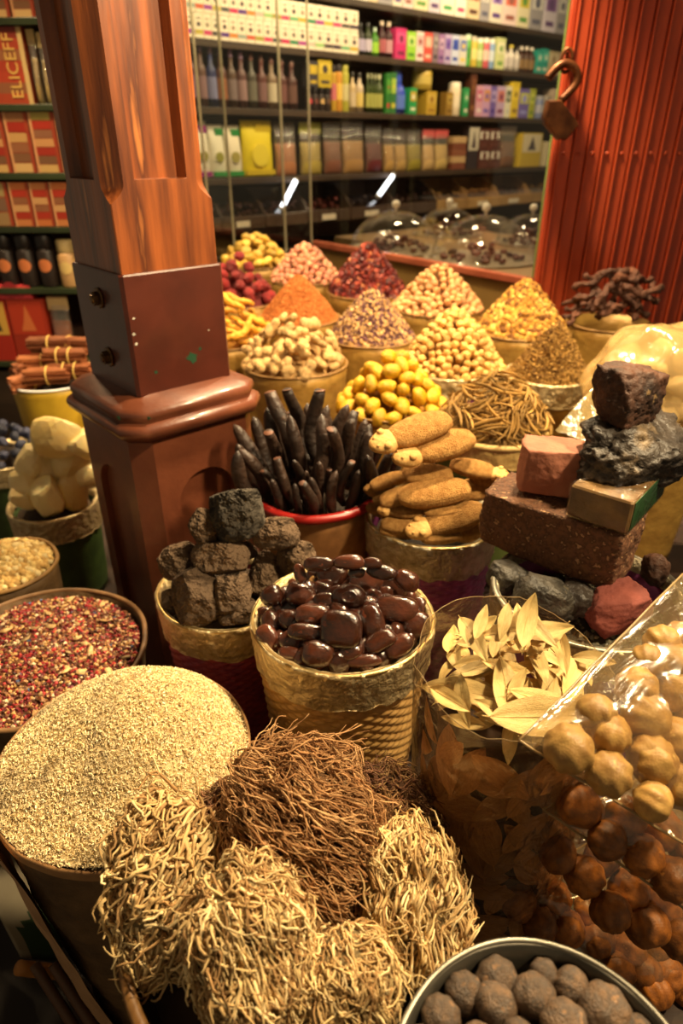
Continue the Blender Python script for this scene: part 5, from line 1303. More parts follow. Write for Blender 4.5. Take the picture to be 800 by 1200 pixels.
# N: fish shaped scrub sponges
cN, RN = rimc(505, 603, 152, .747)
mN = Mound(cN, RN*.93, .125, 3.0, -.03, 0, .02)
bucket('foil_bucket', 'silver foil topped purple woven bucket of fish shaped tan scrubbers', cN, RN, .36, .065, .82, m_weave_p, m_foil2, True, .0035, core=Mound(cN, RN*.9, .03, 2, -.04), corelow=0, seed=5, wn=24, rimm=MATS['foil_rim'])
m_fish = M('scrub_tan', S(206, 156, 90), .9, 0, S(176, 124, 66), 14, .8, 60, .12, dist=.02, spec=.15)
m_fishh = M('scrub_head', S(212, 170, 104), .7, 0, S(186, 140, 80), 6, .2, 20, .1, spec=.2, dist=.02)
def fishmeshes(seed):
    vs, fs = ICO[5]; b = MB(); o = []
    for v in vs:
        k = (abs(v.x)**2.9+abs(v.y)**2.9+abs(v.z)**2.2)**(-1/2.5); p = v*k
        r = 1+.03*nz(v, 2, seed)
        th = math.atan2(v.z, v.y)
        bumps = .035*max(0, math.sin(p.x*44+abs(math.sin(th*9))*2.2))*abs(math.sin(th*9))
        tp = 1-.16*max(0, p.x)-.10*max(0, -p.x)
        o.append((p.x*.47*r, p.y*.205*tp*(r+bumps), p.z*.12*(r+bumps)))
    b.add(o, fs); h = MB(); vs4, fs4 = ICO[4]; o = []
    for v in vs4:
        k = (abs(v.x)**2.6+abs(v.y)**2.6+abs(v.z)**2.3)**(-1/2.5); p = v*k
        t = 1-.38*max(0, -p.x)
        o.append((-.55+p.x*.2, p.y*.165*t*(1+.05*nz(v, 2, seed+4)), p.z*.095*(1-.25*max(0, -p.x))))
    h.add(o, fs4)
    vv, ff = ICO[2]
    for s_ in (1, -1):
        h.add([(-.54+v.x*.055, s_*.105+v.y*.05, .075+v.z*.04) for v in vv], ff)
        h.add([(-.66+v.x*.022, s_*.06+v.y*.022, .062+v.z*.022) for v in vv], ff)
    return b.mesh('body', m_fish), h.mesh('head', m_fishh)
fmz = [fishmeshes(700+k) for k in range(4)]
kn = 310/800
FI = [(520, 352, 225, .43, 1, 'topmost fish shaped scrubber pointing at the black pods'), (590, 400, 235, .48, 1, 'fish shaped scrubber lying beside the topmost one, head towards the seeds'), (545, 480, 150, .1, 0, 'rounded scrubber just below the two topmost fish'), (565, 535, 210, .15, 0, 'long scrubber across the middle of the pile'), (680, 462, 150, PI-.4, 1, 'pale headed scrubber facing away, beside the mineral slab'), (690, 525, 160, .1, 0, 'scrubber under the pale headed one'), (625, 612, 210, .32, 1, 'scrubber with a narrow pale head lying low over the front rim'), (690, 655, 130, .15, 0, 'orange toned scrubber at the rim beside the mineral slab'), (585, 668, 120, .1, 0, 'flat scrubber lowest at the front rim'), (480, 592, 120, -.2, 1, 'short scrubber with square pale head on the pod side'), (475, 632, 140, -.1, 0, 'brownish scrubber low on the pod side'), (435, 545, 110, .2, 0, 'rounded scrubber end on the pod side, middle of the pile'), (425, 500, 110, .3, 0, 'brownish scrubber end below the topmost head'), (585, 590, 100, 0, 0, 'reddish scrubber end deep in the front of the pile'), (455, 652, 110, -.1, 0, 'thin scrubber edge just above the foil rim'), (395, 535, 90, -.5, 0, 'small brown scrubber end hanging over the rim beside the pods'), (400, 590, 90, -.6, 0, 'scrubber end low beside the red rimmed basket'), (470, 545, 140, .2, 0, 'scrubber in the middle of the pile behind the short one'), (725, 495, 120, PI-.3, 1, 'second pale head beside the facing away scrubber')]
for i, (zx, zy, ln, ro, hd, lb) in enumerate(FI):
    p, nn, d = mN.hit(290+zx*kn, 370+zy*kn)
    L_ = ln*kn*d/F*(1.12 if not hd else 1.0); rs = random.Random(i)
    f = (Vector((0, 0, 1))*.9+(CAM-p).normalized()*.55+Vector((rs.gauss(0, .12), rs.gauss(0, .12), 0))).normalized()
    r = Vector((1, 0, 0)); r = (r-f*r.dot(f)).normalized(); u = f.cross(r)
    m3 = Matrix((r, u, f)).transposed() @ Matrix.Rotation(ro, 3, 'Z')
    t = thing('fish_scrubber', lb, 'scrubber', (0, 0, 0), 0, 'fish shaped scrubbers in the foil bucket')
    t.matrix_world = Matrix.Translation(p+nn*(.008 if i < 2 else .0)) @ m3.to_4x4() @ Matrix.Diagonal((L_, L_*1.08, L_*1.05, 1))
    put(fmz[i % 4][0], 'body', t)
    if hd: o = put(fmz[i % 4][1], 'head', t); o['label'] = 'smooth pale head'

# O: black pods in a red rimmed basket
cO, RO = rimc(370, 573, 145, .755)
bucket('pod_basket', 'straw basket with a red rim full of upright black pods', cO, RO, .36, 0, .86, m_straw, None, None, .0085, core=Mound(cO, RO*.9, .04, 2, -.05), corelow=0, cat='basket', rimm=m_redrim, seed=7)
m_pod = M('black_pod', S(64, 46, 36), .5, 0, S(42, 31, 26), 3, .25, 9, .25, dist=.03, col3=S(92, 64, 46))
m_podt = M('pod_tip', S(110, 66, 40), .6, 0, S(70, 40, 28), 3)
def podmesh(seed, cut):
    rs = random.Random(seed); mb = MB(); b = rs.uniform(-.12, .12); c = rs.uniform(-.12, .12); pts = []; rad = []
    n = 16
    for k in range(n+1):
        t = k/n; pts.append((b*math.sin(PI*t)+.03*nz((t*3, 0, 0), 1, seed), c*math.sin(PI*t*1.2), t))
        r = .078*(1+.12*nz((t*4, 1, 0), 1, seed))*(.78+.3*math.sin(PI*min(1, t*.9+.1)))
        if not cut and t > .82: r *= max(.12, math.sqrt(max(0, 1-((t-.82)/.18)**2)))
        rad.append(r)
    mb.tube(pts, rad, 12); nf = len(mb.f)
    if cut:
        e = Vector(pts[-1]); mb.tube([e+Vector((0, 0, -.004)), e+Vector((0, 0, .008))], [rad[-1]*1.08, rad[-1]*.9], 12, 1)
    return mb.mesh('black_pod', [m_pod, m_podt])
pdm = [podmesh(800+k, k % 3 == 0) for k in range(9)]
mO = Mound(cO, RO*.97, .10, 1.6, -.02, 0, .015)
rs = random.Random(12); acc = []
def addpod(x, y, L_, lean, me, lb, zoff=-.035):
    dx, dy = x-cO.x, y-cO.y; r = math.hypot(dx, dy)
    dirn = Vector((dx/RO*lean+rs.gauss(0, .12), dy/RO*lean+rs.gauss(0, .12), 1)).normalized()
    p = Vector((x, y, mO.z(x, y)+zoff))
    m3 = frame(dirn, rs.uniform(0, 6.28)); ok = podpile.free(me, Matrix.Translation(p) @ m3.to_4x4() @ Matrix.Diagonal((L_*1.12, L_*1.12, L_, 1)))
    if not ok: return False
    podpile.items.append(ok)
    place(me, 'black_pod', p, m3, (L_*1.12, L_*1.12, L_), label=lb, cat='pod', group='black pods standing in the red rimmed basket')
    return True
tr = 0; podpile = Pile(); npod = 0
while npod < 84 and tr < 3000:
    tr += 1
    a = rs.uniform(0, 6.28); r = RO*.86*math.sqrt(rs.random()); x, y = cO.x+r*math.cos(a), cO.y+r*math.sin(a)
    if any((x-q[0])**2+(y-q[1])**2 < .012**2 for q in acc): continue
    front = y < cO.y-.35*RO
    if front and r > RO*.74: continue
    L_ = rs.uniform(.075, .11) if front else rs.uniform(.12, .17)
    if addpod(x, y, L_, (.12 if front else .45) if x < cO.x else (.1 if front else .34), rs.choice(pdm), 'short black pod standing at the front rim of the red rimmed basket' if front else 'long wrinkled black pod standing in the red rimmed basket'):
        acc.append((x, y)); npod += 1

# ------------------------------------------------------------------ baskets further back
ZB = .44
def lying(q, nn, rs):
    t = Vector((rs.gauss(0, 1), rs.gauss(0, 1), rs.gauss(0, .3))); x = (t-nn*t.dot(nn)).normalized(); z = (nn+Vector((rs.gauss(0, .15), rs.gauss(0, .15), 0))).normalized(); x = (x-z*x.dot(z)).normalized()
    return Matrix((x, z.cross(x), z)).transposed()
m_goldb = M('gold_basket', S(176, 138, 66), .45, .25, S(150, 112, 50), 22, .7, 40, 0, dist=.005)
# P: yellow dried fruits
cP, RP = rimc(458, 472, 122, .786)
bucket('gold_basket', 'gold basket of yellow dried fruits behind the black pods', cP, RP, ZB, 0, .85, m_goldb, None, None, .003, rimm=M('basket_rim', S(150, 112, 58), .6, .1, S(124, 90, 44), 30, .4, 60, 0), core=Mound(cP, RP*.9, .11, 1.35, -.032), corelow=.0, corem=M('fruit_dust', S(130, 86, 14), .9), cat='basket', seed=11)
mP = Mound(cP, RP*.96, .125, 1.35, -.012)
m_yel = M('yellow_fruit', S(214, 168, 24), .42, 0, S(198, 142, 16), 2, .3, 6, .14, dist=.12, col3=S(222, 186, 60))
ym = [ellip((1.22, .86, .84), 820+k, 3, 2.1, .16, 1.6).mesh('yellow_fruit', m_yel) for k in range(5)]
heap(mP, ym, 'yellow_fruit', 90, .031, .006, .6, .0175, .0215, .95, 'wrinkled yellow dried fruit heaped in the gold basket behind the black pods', 'dried fruit', 'yellow fruits in the gold basket', 31)
# Q: long dry leaf slivers in a cream rolled sack
cQ, RQ = rimc(578, 500, 130, .777)
tQ = bucket('sliver_sack', 'cream and green sack with rolled rim full of long dry slivers', cQ, RQ, ZB, .05, .92, M('green_sack', S(92, 104, 44), .6, 0, S(70, 84, 34), 12, .4, 30, 0), M('cream_sack', S(205, 172, 108), .6, 0, S(180, 146, 84), 10, .7, 30, 0, dist=.006), None, .007, core=Mound(cQ, RQ*.93, .10, 1.4, -.02), corelow=0, corem=M('sliver_dust', S(112, 82, 40), .9), cat='sack', seed=12, wob=.008)
mQ = Mound(cQ, RQ*1.02, .105, 1.4, -.006)
m_sliv = M('dry_sliver', S(160, 122, 60), .6, 0, S(132, 98, 46), 2, .2, 8, .25, spec=.25)
sm = []
for k in range(6):
    rs = random.Random(k); mb = MB(); b = rs.uniform(-.15, .15)
    mb.tube([((t/10-.5), b*math.sin(PI*t/10), .1*b*math.sin(6*t/10)) for t in range(11)], [.048*math.sin(PI*min(.97, max(.06, (t+.3)/10.6)))**.6+.004 for t in range(11)], 8, flat=.42)
    sm.append(mb.mesh('dry_sliver', m_sliv))
heap(mQ, sm, 'dry_sliver', 296, .0075, .004, .3, .055, .085, .9, 'thin pale brown dry sliver lying on the heap in the cream sack', 'dried pod', 'dry slivers in the cream sack', 33, 1, -.15, axis=lying, solid=True, step=.0035, nstep=9)
# R, S, T, U, V, W, X, Y, Z, AA, AB, AC, AD
cR, RR = rimc(641, 438, 98, .799)
bucket('gold_basket', 'gold foil basket of brown dried herb needles beside the white plastic bag', cR, RR, ZB, .06, .86, m_goldb, m_foil, None, .004, cat='basket', seed=13)
mR = Mound(cR, RR-.012, .14, 1.25, -.01, .01, 0)
grains('herb_needles', mR, 6500, .0085, [(L3(140, 106, 52), 4), (L3(164, 126, 66), 3), (L3(112, 80, 40), 3), (L3(90, 62, 34), 1)], 'cone of brown dried herb needles in the basket beside the white bag', 'dried herb', 'stick', m_attr, (*L3(96, 70, 36), 1), 9, 1, .003, .006, 6, 30)
cS, RS = rimc(529, 428, 118, .804)
bucket('gold_basket', 'wide gold foil basket of pale dried buds', cS, RS, ZB, .05, .86, m_weave_p, m_foil, None, .004, core=Mound(cS, RS*.93, .145, 1.35, -.02), corelow=.004, corem=M('bud_dust', S(150, 110, 56), .9), cat='basket', seed=14)
mS = Mound(cS, RS*.95, .155, 1.35, -.008)
def budmesh(seed):
    mb = MB(); vs, fs = ICO[3]; o = []
    for v in vs:
        th = math.atan2(v.y, v.x); r = 1+.1*math.cos(5*th)*(1-v.z*v.z)+.12*nz(v, 1.8, seed)
        p = v*r; p.z *= 1.05 if v.z > 0 else .85
        if v.z > .85: p.z += .25*(v.z-.85)/.15
        o.append(tuple(p))
    mb.add(o, fs); return mb
m_bud = M('pale_bud', S(214, 170, 92), .6, 0, S(186, 134, 62), 1.6, .2, 4, .18, col3=S(228, 192, 122), dist=.1)
bm_ = [budmesh(840+k).mesh('dried_bud', m_bud) for k in range(4)]
heap(mS, bm_, 'dried_bud', 280, .0178, .005, .7, .0095, .0145, .97, 'pale round dried bud in the wide gold foil basket', 'dried bud', 'pale buds in the wide gold foil basket', 35)
cT, RT = rimc(345, 425, 122, .805)
bucket('gold_basket', 'gold basket of dried ginger pieces behind the black pods and beside the post', cT, RT, ZB, 0, .88, m_goldb, None, None, .003, rimm=M('basket_rim', S(150, 112, 58), .6, .1, S(124, 90, 44), 30, .4, 60, 0), core=Mound(cT, RT*.93, .11, 1.5, -.022), corelow=.004, corem=M('ginger_dust', S(150, 116, 68), .9), cat='basket', seed=15)
mT = Mound(cT, RT*.98, .118, 1.5, -.01)
def ginger(seed):
    rs = random.Random(seed); mb = MB(); vs, fs = ICO[4]; lobes = [(Vector((rs.uniform(-.8, .8), rs.uniform(-.45, .45), rs.uniform(-.15, .15))), rs.uniform(.32, .5)) for _ in range(5)]+[(Vector((0, 0, 0)), .5)]
    o = []
    for v in vs:
        best = .3
        for c_, r_ in lobes:
            b = v.dot(c_); disc = b*b-(c_.length_squared-r_*r_)
            if disc > 0: best = max(best, b+math.sqrt(disc))
        p = v*best*(1+.06*nz(v, 4, seed)); o.append((p.x, p.y, p.z*.75))
    mb.add(o, fs); return mb
m_gin = M('dried_ginger', S(208, 172, 112), .75, 0, S(182, 142, 84), 2.5, .4, 7, .14, dist=.1, col3=S(222, 192, 138))
gm = [ginger(860+k).mesh('dried_ginger', m_gin) for k in range(6)]
heap(mT, gm, 'dried_ginger', 130, .026, .006, .5, .022, .033, .9, 'knobbly pale piece of dried ginger in the basket beside the post', 'ginger', 'dried ginger in the basket beside the post', 37, solid=True, step=.006, nstep=4)
cU, RU = rimc(266, 397, 100, .82)
bucket('gold_basket', 'basket of yellow turmeric fingers half behind the post', cU, RU, ZB, 0, .88, m_goldb, None, None, .003, rimm=M('basket_rim', S(150, 112, 58), .6, .1, S(124, 90, 44), 30, .4, 60, 0), core=Mound(cU, RU*.93, .09, 1.5, -.022), corelow=.004, corem=M('turmeric_dust', S(150, 100, 26), .9), cat='basket', seed=16)
mU = Mound(cU, RU*.98, .10, 1.5, -.01)
m_tur = M('turmeric', S(206, 150, 34), .6, 0, S(184, 122, 24), 2, .35, 9, .15, dist=.06, col3=S(216, 168, 62))
tm = []
for k in range(5):
    rs = random.Random(k+70); mb = MB(); b = rs.uniform(.08, .28)
    mb.tube([((t/12-.5), b*math.sin(PI*t/12), .03*math.sin(t)) for t in range(13)], [.10*(1+.1*math.sin(t*2.6))*max(.25, math.sin(PI*min(.95, max(.05, (t+.6)/13.2)))**.45) for t in range(13)], 10)
    tm.append(mb.mesh('turmeric_finger', m_tur))
heap(mU, tm, 'turmeric_finger', 70, .026, .008, .3, .075, .115, .84, 'curved yellow turmeric finger in the basket half behind the post', 'turmeric', 'turmeric fingers in the basket by the post', 39, axis=lying, solid=True, step=.008, nstep=5)
m_dullrim = M('basket_rim', S(150, 112, 58), .6, .1, S(124, 90, 44), 30, .4, 60, 0)
def farbasket(px, py, w, z, lb, seed, body=m_goldb, h=0, corem=None):
    c, R = rimc(px, py, w, z); bucket('gold_basket', lb, c, R, ZB, 0, .88, body, None, None, .003, cat='basket', seed=seed, rimm=m_dullrim, core=Mound(c, R*.92, h, 1.35, -.03) if h else None, corelow=0, corem=corem); return c, R
cV, RV = farbasket(350, 372, 96, .834, 'gold basket of orange ground spice', 17)
grains('ground_spice', Mound(cV, RV-.01, .142, 1.25, -.004, 0, 0, .008, 18, 5), 5000, .0035, [(L3(176, 106, 50), 4), (L3(158, 88, 40), 3), (L3(196, 130, 72), 2)], 'smooth cone of orange ground spice among the back baskets', 'ground spice', 'oct', m_attr, (*L3(170, 98, 46), 1), 11, 1, .005, .003)
cW, RW = farbasket(435, 394, 104, .822, 'gold basket of purple and cream dried petals', 18)
grains('dried_petals', Mound(cW, RW-.01, .14, 1.3, -.004), 2600, .008, [(L3(100, 66, 70), 3), (L3(172, 134, 86), 4), (L3(80, 50, 50), 3), (L3(196, 160, 110), 2)], 'cone of small purple and cream dried petals among the back baskets', 'dried petals', 'oct', m_attr, (*L3(90, 60, 56), 1), 12, 1, .004, .006)
m_rose = M('red_fruit', S(150, 30, 26), .5, 0, S(116, 20, 22), 2, .5, 7, .2, dist=.12, col3=S(172, 52, 40))
cX, RX = farbasket(282, 353, 84, .848, 'gold basket of red dried fruits behind the turmeric', 19, h=.14, corem=M('red_dust', S(84, 18, 16), .9))
rm_ = [ellip((1.1, .9, .9), 880+k, 3, 2, .25, 2).mesh('red_dried_fruit', m_rose) for k in range(4)]
mb = MB(); mX = Mound(cX, RX*.96, .15, 1.35, -.01)
heap(mX, rm_, 'red_dried_fruit', 75, .034, .002, .6, .018, .024, .88, 'wrinkled red dried fruit heaped behind the turmeric', 'dried fruit', 'red fruits heaped behind the turmeric', 41, solid=True, step=.006, nstep=4)
m_yc = M('yellow_slice', S(214, 168, 44), .5, 0, S(220, 184, 96), 1.5, .3, 5, .2, dist=.1, col3=S(226, 204, 140))
cY, RY = farbasket(300, 309, 82, .889, 'gold basket of yellow dried fruit slices furthest back', 20, h=.115, corem=M('slice_dust', S(150, 110, 40), .9))
sm2 = [ellip((1.1, .9, .6), 890+k, 3, 2.3, .25, 2).mesh('yellow_slice', m_yc) for k in range(4)]
mY = Mound(cY, RY*.97, .125, 1.4, -.01)
heap(mY, sm2, 'yellow_slice', 90, .034, .002, .6, .018, .027, .88, 'yellow dried fruit slice in the basket furthest back', 'dried fruit', 'yellow slices in the basket furthest back', 43)
m_rb = M('rose_bud', S(190, 112, 96), .6, 0, S(214, 158, 110), 1.2, .2, 4, .25, col3=S(150, 52, 66), lo=.4, hi=.58)
cZ, RZ = farbasket(358, 327, 82, .871, 'gold basket of pink rosebuds near the glass doors', 21, h=.125, corem=M('rose_dust', S(130, 80, 60), .9))
rbm = [budmesh(900+k).mesh('rose_bud', m_rb) for k in range(4)]
mZ = Mound(cZ, RZ*.97, .13, 1.35, -.006)
heap(mZ, rbm, 'rose_bud', 200, .02, .003, .7, .011, .0155, .97, 'pink and cream rosebud in the basket near the glass doors', 'rosebud', 'rosebuds near the glass doors', 45)
cAA, RAA = farbasket(430, 342, 92, .858, 'gold basket of dark red dried flowers in front of the counter', 22)
grains('dried_flowers', Mound(cAA, RAA-.012, .165, 1.3, -.004), 1500, .0125, [(L3(110, 30, 26), 4), (L3(76, 22, 22), 4), (L3(150, 60, 40), 2), (L3(190, 120, 80), .6)], 'cone of dark red dried flowers in front of the counter', 'dried flowers', 'flake', m_gl, (*L3(56, 20, 18), 1), 14, 1, .006, .012)
m_nut = M('pink_nut', S(214, 168, 104), .55, 0, S(196, 130, 84), 1.4, .2, 4, .2, col3=S(168, 80, 62), dist=.1)
cAB, RAB = farbasket(512, 360, 104, .844, 'gold basket of beige and pink buds beside the dome counter', 23, h=.135, corem=M('nut_dust', S(140, 96, 60), .9))
nm = [budmesh(910+k).mesh('dried_bud', m_nut) for k in range(4)]
mAB = Mound(cAB, RAB*.97, .14, 1.35, -.006)
heap(mAB, nm, 'dried_bud', 240, .019, .003, .7, .010, .0145, .97, 'beige and pink dried bud in the basket beside the dome counter', 'dried bud', 'pink buds beside the dome counter', 47)
cAC, RAC = farbasket(610, 386, 108, .826, 'gold basket of golden brown dried flowers by the red shutter', 24)
grains('golden_flowers', Mound(cAC, RAC-.012, .15, 1.25, -.004), 2200, .0105, [(L3(188, 142, 62), 4), (L3(160, 112, 46), 4), (L3(206, 168, 90), 2), (L3(112, 72, 34), 3)], 'cone of golden brown dried flowers by the red shutter', 'dried flowers', 'bud', m_attr, (*L3(120, 80, 34), 1), 15, 1, .005, .008)
cAD, RAD = farbasket(714, 378, 96, .84, 'gold basket of brown root sticks against the red shutter', 25)
m_rootst = M('root_stick', S(112, 66, 42), .7, 0, S(80, 46, 30), 3, .5, 8, .2, dist=.08)
rsm = []
for k in range(5):
    rs = random.Random(k+90); mb = MB(); b = rs.uniform(-.25, .25)
    mb.tube([((t/10-.5), b*math.sin(PI*t/10)+.04*math.sin(t*1.7), .05*math.sin(t*1.1+k)) for t in range(11)], [.062*(1+.25*math.sin(t*1.9+k)) for t in range(11)], 9)
    if k % 2: mb.tube([(.1, b*.9, 0), (.2, b*.9+.16, .05), (.3, b+.22, .06)], [.05, .045, .035], 8)
    rsm.append(mb.mesh('root_stick', m_rootst))
mAD = Mound(cAD, RAD*1.0, .075, 1.3, -.0)
heap(mAD, rsm, 'root_stick', 34, .022, .012, .3, .13, .19, .7, 'crooked brown root stick heaped against the red shutter', 'root', 'root sticks by the shutter', 49, axis=lying, solid=True, step=.013, nstep=7)
# AE: clear bag of white crystal lumps
cE_ = at(768, 452, 1.50)
bucket('gold_basket', 'gold basket under the clear bag of white lumps', (cE_.x+.02, cE_.y+.02, .735), .13, ZB, 0, .85, m_goldb, None, None, .003, rimm=M('basket_rim', S(150, 112, 58), .6, .1, S(124, 90, 44), 30, .4, 60, 0), core=None, cat='basket', seed=26)
m_cryst = M('white_lump', S(210, 190, 146), .55, 0, S(190, 164, 112), 5, .5, 20, .06, sss=.1, dist=.01)
rs = random.Random(77); acc = []; tr = 0
while len(acc) < 26 and tr < 4000:
    tr += 1
    v = Vector((rs.uniform(-1, 1), rs.uniform(-1, .6), rs.uniform(-1, 1)))
    if v.length > 1: continue
    q = Vector((v.x*.118, v.y*.078, v.z*.088-.006)); 
    if any((q-a).length < .052 for a in acc): continue
    acc.append(q); k = rs.uniform(.022, .028)
    o = rock(620+len(acc), (k*1.2, k, k), 3, .25, 8, .14, .06, 0, 1.5, .72).build('white_lump', m_cryst, None, cE_+q, (rs.uniform(0, 6), rs.uniform(0, 6), rs.uniform(0, 6)))
    tag(o, 'white crystal lump inside the clear bag by the red shutter', 'lump', 'white lumps in the clear bag')
tE = thing('clear_lump_bag', 'big clear shiny plastic bag of white lumps in front of the red shutter', 'bag', cE_)
mbg = clear('lump_bag_film', (1, .95, .82, 1), .06, .13, 1, 11, .5, S(205, 172, 112))
vs, fs = ICO[5]; o = []
rx, ry = .19, .16
for v in vs:
    k = 1+.16*nz(v, 1.7, 5)+.05*nz(v, 4.5, 6)
    p = Vector((v.x*.168*k, v.y*.125*k, v.z*.14*k))
    if v.z < -.55: p.z += .036*(-.55-v.z)/.45
    o.append(tuple(p))
mb = MB(); mb.add(o, fs); mb.build('film', mbg, tE)
fl = MB(); A_, B2, C_, D_ = at(695, 452, 1.42)-cE_, at(712, 500, 1.39)-cE_, at(690, 520, 1.37)-cE_, at(650, 503, 1.37)-cE_
nn_ = 12; vs_ = [A_.lerp(B2, i/nn_).lerp(D_.lerp(C_, i/nn_), j/nn_)+Vector((0, .006*nz((i*.4, j*.4, 0), 1, 2), .006*nz((i*.5, j*.3, 1), 1, 3))) for j in range(nn_+1) for i in range(nn_+1)]
fl.add(vs_, [(j*(nn_+1)+i, j*(nn_+1)+i+1, (j+1)*(nn_+1)+i+1, (j+1)*(nn_+1)+i) for j in range(nn_) for i in range(nn_)])
fl.build('flap', clear('flap_film', (1, .95, .84, 1), .1, .15, .7, 30, .25, S(225, 200, 140)), tE)

# ------------------------------------------------------------------ baskets left of the post
m_gr = M('green_weave', S(70, 92, 44), .55, 0, S(52, 70, 34), 20, .3, 120, 0)
cI, RI = rimc(4, 662, 118, .56)
bucket('low_basket', 'low basket of pale puffed grains at the frame edge', cI, RI, .26, 0, .86, m_sack, None, None, .004, rimm=MATS['basket_rim'], cat='basket', seed=30)
grains('puffed_grains', Mound(cI, RI-.011, .045, 1.6, -.006), 1500, .0075, [(L3(210, 180, 116), 4), (L3(186, 150, 90), 3), (L3(226, 204, 150), 2)], 'heap of pale puffed grains in the low basket beside the pedestal', 'puffed grain', 'bud', m_attr, (*L3(140, 108, 60), 1), 16, .97, .003, .006)
cJ, RJ = rimc(62, 588, 98, .53)
bucket('foil_bucket', 'green bucket with gold foil band of yellow crystal lumps beside the pedestal', cJ, RJ, .26, .07, .85, m_gr, m_foil, None, .004, core=Mound(cJ, RJ*.9, .05, 1.5, -.03), corelow=0, seed=31)
m_alum = M('yellow_crystal', S(246, 230, 178), .3, 0, S(218, 184, 104), 4, .2, 14, .12, sss=.35, dist=.02)
mJ = Mound(cJ, RJ*.95, .1, 1.7, -.01)
for i, (px, py, w_, h_) in enumerate([(68, 512, 56, 46), (40, 540, 40, 38), (84, 540, 44, 44), (62, 552, 42, 42), (34, 566, 44, 36), (84, 572, 50, 40), (56, 582, 48, 34), (100, 520, 34, 40), (30, 584, 34, 26), (104, 556, 34, 36)]):
    p, nn, d = mJ.hit(px, py); s_ = d/F/2*1.15
    o = rock(640+i, (w_*s_, min(w_, h_)*s_*.9, h_*s_), 3, .3, 9, .05, .01, 0, 1.5, .68).build('crystal_lump', m_alum, None, p, (.2*i, .3*i, i*1.3), smooth=False)
    tag(o, 'translucent pale yellow crystal lump heaped beside the pedestal', 'crystal', 'yellow crystals beside the pedestal')
cK, RK = rimc(8, 532, 92, .53)
bucket('foil_bucket', 'green bucket with foil band of blue black stones at the frame edge', cK, RK, .26, .06, .85, m_gr, m_foil, None, .004, core=Mound(cK, RK*.9, .06, 1.5, -.03), corelow=0, seed=32)
m_ind = M('indigo_stone', S(44, 48, 74), .5, 0, S(28, 30, 48), 3, .3, 10, .3, dist=.1, col3=S(70, 74, 100))
im = [rock(660+k, (1, .85, .8), 3, .3, 8, .06, .02, 0, 1.5, .66).mesh('indigo_stone', m_ind, False) for k in range(6)]
mK = Mound(cK, RK*.97, .1, 1.5, -.012)
heap(mK, im, 'indigo_stone', 70, .031, .004, .8, .015, .022, .97, 'blue black faceted stone heaped at the frame edge', 'stone', 'indigo stones at the frame edge', 51)
cL, RL = rimc(62, 444, 92, .62)
bucket('yellow_basket', 'yellow basket of cinnamon stick bundles behind the post', cL, RL, .26, 0, .8, M('yellow_basket', S(206, 168, 44), .5, 0, S(180, 140, 36), 12, .3, 30, 0), None, None, .004, core=Mound(cL, RL*.93, .03, 1.5, -.03), corelow=0, cat='basket', seed=33)
m_cin = M('cinnamon', S(158, 92, 48), .65, 0, S(126, 68, 34), 3, .4, 20, .15, stretch=(1, 6, 6), dist=.02)
m_band = M('rubber_band', S(216, 180, 96), .5)
rs = random.Random(8)
for i, (px, py, dd, yw, tl) in enumerate([(56, 440, 2.25, .15, 0), (84, 434, 2.27, -.1, .05), (50, 425, 2.30, .2, 0), (76, 418, 2.27, .0, .1), (58, 404, 2.30, .1, 0), (82, 404, 2.32, -.15, .1), (36, 446, 2.28, .9, .2), (36, 430, 2.32, 1.1, .2)]):
    t = thing('cinnamon_bundle', ['lowest banded cinnamon bundle at the front of the yellow basket', 'banded cinnamon bundle low and nearest the post', 'cinnamon bundle in the middle layer away from the post', 'double banded cinnamon bundle in the middle layer', 'topmost cinnamon bundle of the pile', 'cinnamon bundle near the top, touching the post', 'end on cinnamon bundle low at the outer rim', 'end on cinnamon bundle above the other end on one'][i], 'cinnamon', at(px, py, dd), yw, 'cinnamon bundles in the yellow basket')
    L_ = .14
    mb = MB(); 
    for k in range(7):
        a = 2*PI*k/6; cy, cz = (0, 0) if k == 6 else (.019*math.cos(a), .019*math.sin(a)); e = rs.uniform(-.008, .008)
        cc = []
        for m_ in range(9): b_ = 2*PI*m_/10+a; cc.append((.0105*math.cos(b_), .0105*math.sin(b_)))
        cc += [(x*.72, y*.72) for x, y in reversed(cc)]
        mb.loft([[(-L_/2+e, cy+x, cz+y) for x, y in cc], [(L_/2+e, cy+x, cz+y) for x, y in cc]])
    mb.build('sticks', m_cin, t, smooth=False)
    for bx in ((-.02, .02) if i in (1, 3) else (0.0,)):
        mb = MB(); mb.tube([(bx, .0305*math.cos(a), .0305*math.sin(a)) for a in [2*PI*k/20 for k in range(21)]], .0025, 6, cap=False); mb.build('band', m_band, t)
cL2, RL2 = rimc(114, 452, 40, .60)
bucket('gold_basket', 'small gold basket of yellow root pieces squeezed between the cinnamon and the post', cL2, RL2, .26, 0, .85, m_goldb, None, None, .003, rimm=M('basket_rim', S(150, 112, 58), .6, .1, S(124, 90, 44), 30, .4, 60, 0), cat='basket', seed=34, core=Mound(cL2, RL2*.9, .05, 1.5, -.02), corelow=0)
heap(Mound(cL2, RL2*.95, .07, 1.5, -.005), gm, 'yellow_root', 26, .024, .004, .5, .02, .028, .97, 'pale yellow root piece between the cinnamon and the post', 'root', 'yellow roots beside the cinnamon', 53)
for o in bpy.data.objects:
    pass

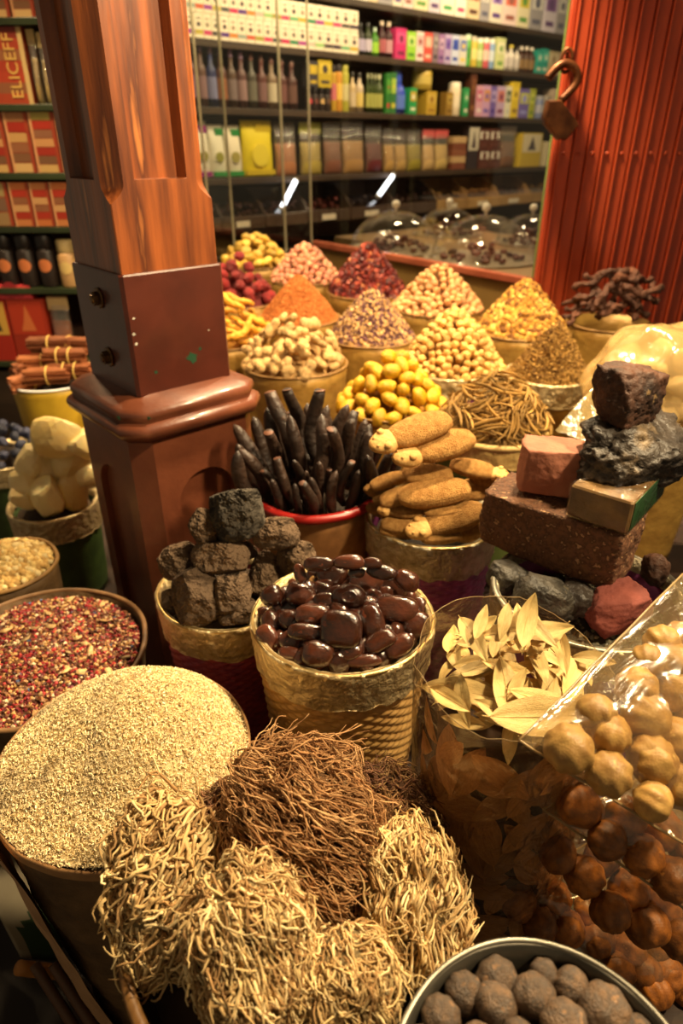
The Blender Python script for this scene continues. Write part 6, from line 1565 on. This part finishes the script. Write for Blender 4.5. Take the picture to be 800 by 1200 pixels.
# ------------------------------------------------------------------ lights
def area(name, loc, tgt, size, power, col, spread=None):
    l = bpy.data.lights.new(name, 'AREA'); l.energy = power; l.color = col; l.size = size; l.shape = 'DISK'
    if spread: l.spread = math.radians(spread)
    o = bpy.data.objects.new(name, l); C.objects.link(o); o.location = loc
    o.rotation_euler = (Vector(tgt)-Vector(loc)).to_track_quat('-Z', 'Y').to_euler()
    return o
WARM = (1.0, .71, .38); WARM2 = (1.0, .765, .44)
def spot(name, loc, tgt, power, col, ang=70, rad=.06, blend=.6):
    l = bpy.data.lights.new(name, 'SPOT'); l.energy = power; l.color = col; l.spot_size = math.radians(ang); l.spot_blend = blend; l.shadow_soft_size = rad
    o = bpy.data.objects.new(name, l); C.objects.link(o); o.location = loc
    o.rotation_euler = (Vector(tgt)-Vector(loc)).to_track_quat('-Z', 'Y').to_euler()
    return o
spot('stall_lamp', (.50, 1.40, 2.35), (.15, 1.25, .8), 200, WARM2, 95, .07)
spot('stall_lamp', (.35, 2.25, 2.4), (.15, 2.15, .9), 200, WARM2, 95, .07)
spot('stall_lamp', (1.05, .55, 2.35), (-.02, .85, .85), 225, WARM2, 100, .09)
spot('stall_lamp', (-1.15, 2.45, 2.3), (-.95, 2.0, .6), 105, WARM, 100, .08)
for k in range(3):
    p = wp(1.6+k*1.2, DF-.75, 2.55)
    area('shelf_lamp', p, p+N*(-.7)+Vector((0, 0, -1.0)), .3, 22, WARM2)
rs = random.Random(4)
for k in range(9):
    l = bpy.data.lights.new('ceiling_bulb', 'POINT'); l.energy = 4; l.color = WARM; l.shadow_soft_size = .035
    o = bpy.data.objects.new('ceiling_bulb', l); C.objects.link(o); o.location = wp(1.0+.5*(k % 3)+rs.uniform(-.1, .1), 2.3-.55*(k//3)+rs.uniform(-.1, .1), 2.62)
wd = bpy.data.worlds.new('World'); sc.world = wd; wd.use_nodes = True
wd.node_tree.nodes['Background'].inputs[0].default_value = (1, .76, .46, 1)
wd.node_tree.nodes['Background'].inputs[1].default_value = .21

# ------------------------------------------------------------------ camera
cam = bpy.data.cameras.new('Camera'); co = bpy.data.objects.new('Camera', cam); C.objects.link(co)
co.location = CAM; co.rotation_euler = (PI/2-TH, 0, 0)
cam.sensor_fit = 'VERTICAL'; cam.sensor_height = 36; cam.sensor_width = 24; cam.lens = F/1200*36
cam.clip_start = .02
cam.dof.use_dof = True; cam.dof.focus_distance = .80; cam.dof.aperture_fstop = 4
sc.camera = co
sc.view_settings.view_transform = 'Standard'; sc.view_settings.look = 'None'; sc.view_settings.exposure = 0; sc.view_settings.gamma = 1
sc.view_settings.use_curve_mapping = False
sc.cycles.max_bounces = 10; sc.cycles.transparent_max_bounces = 24
sc.cycles.use_denoising = True
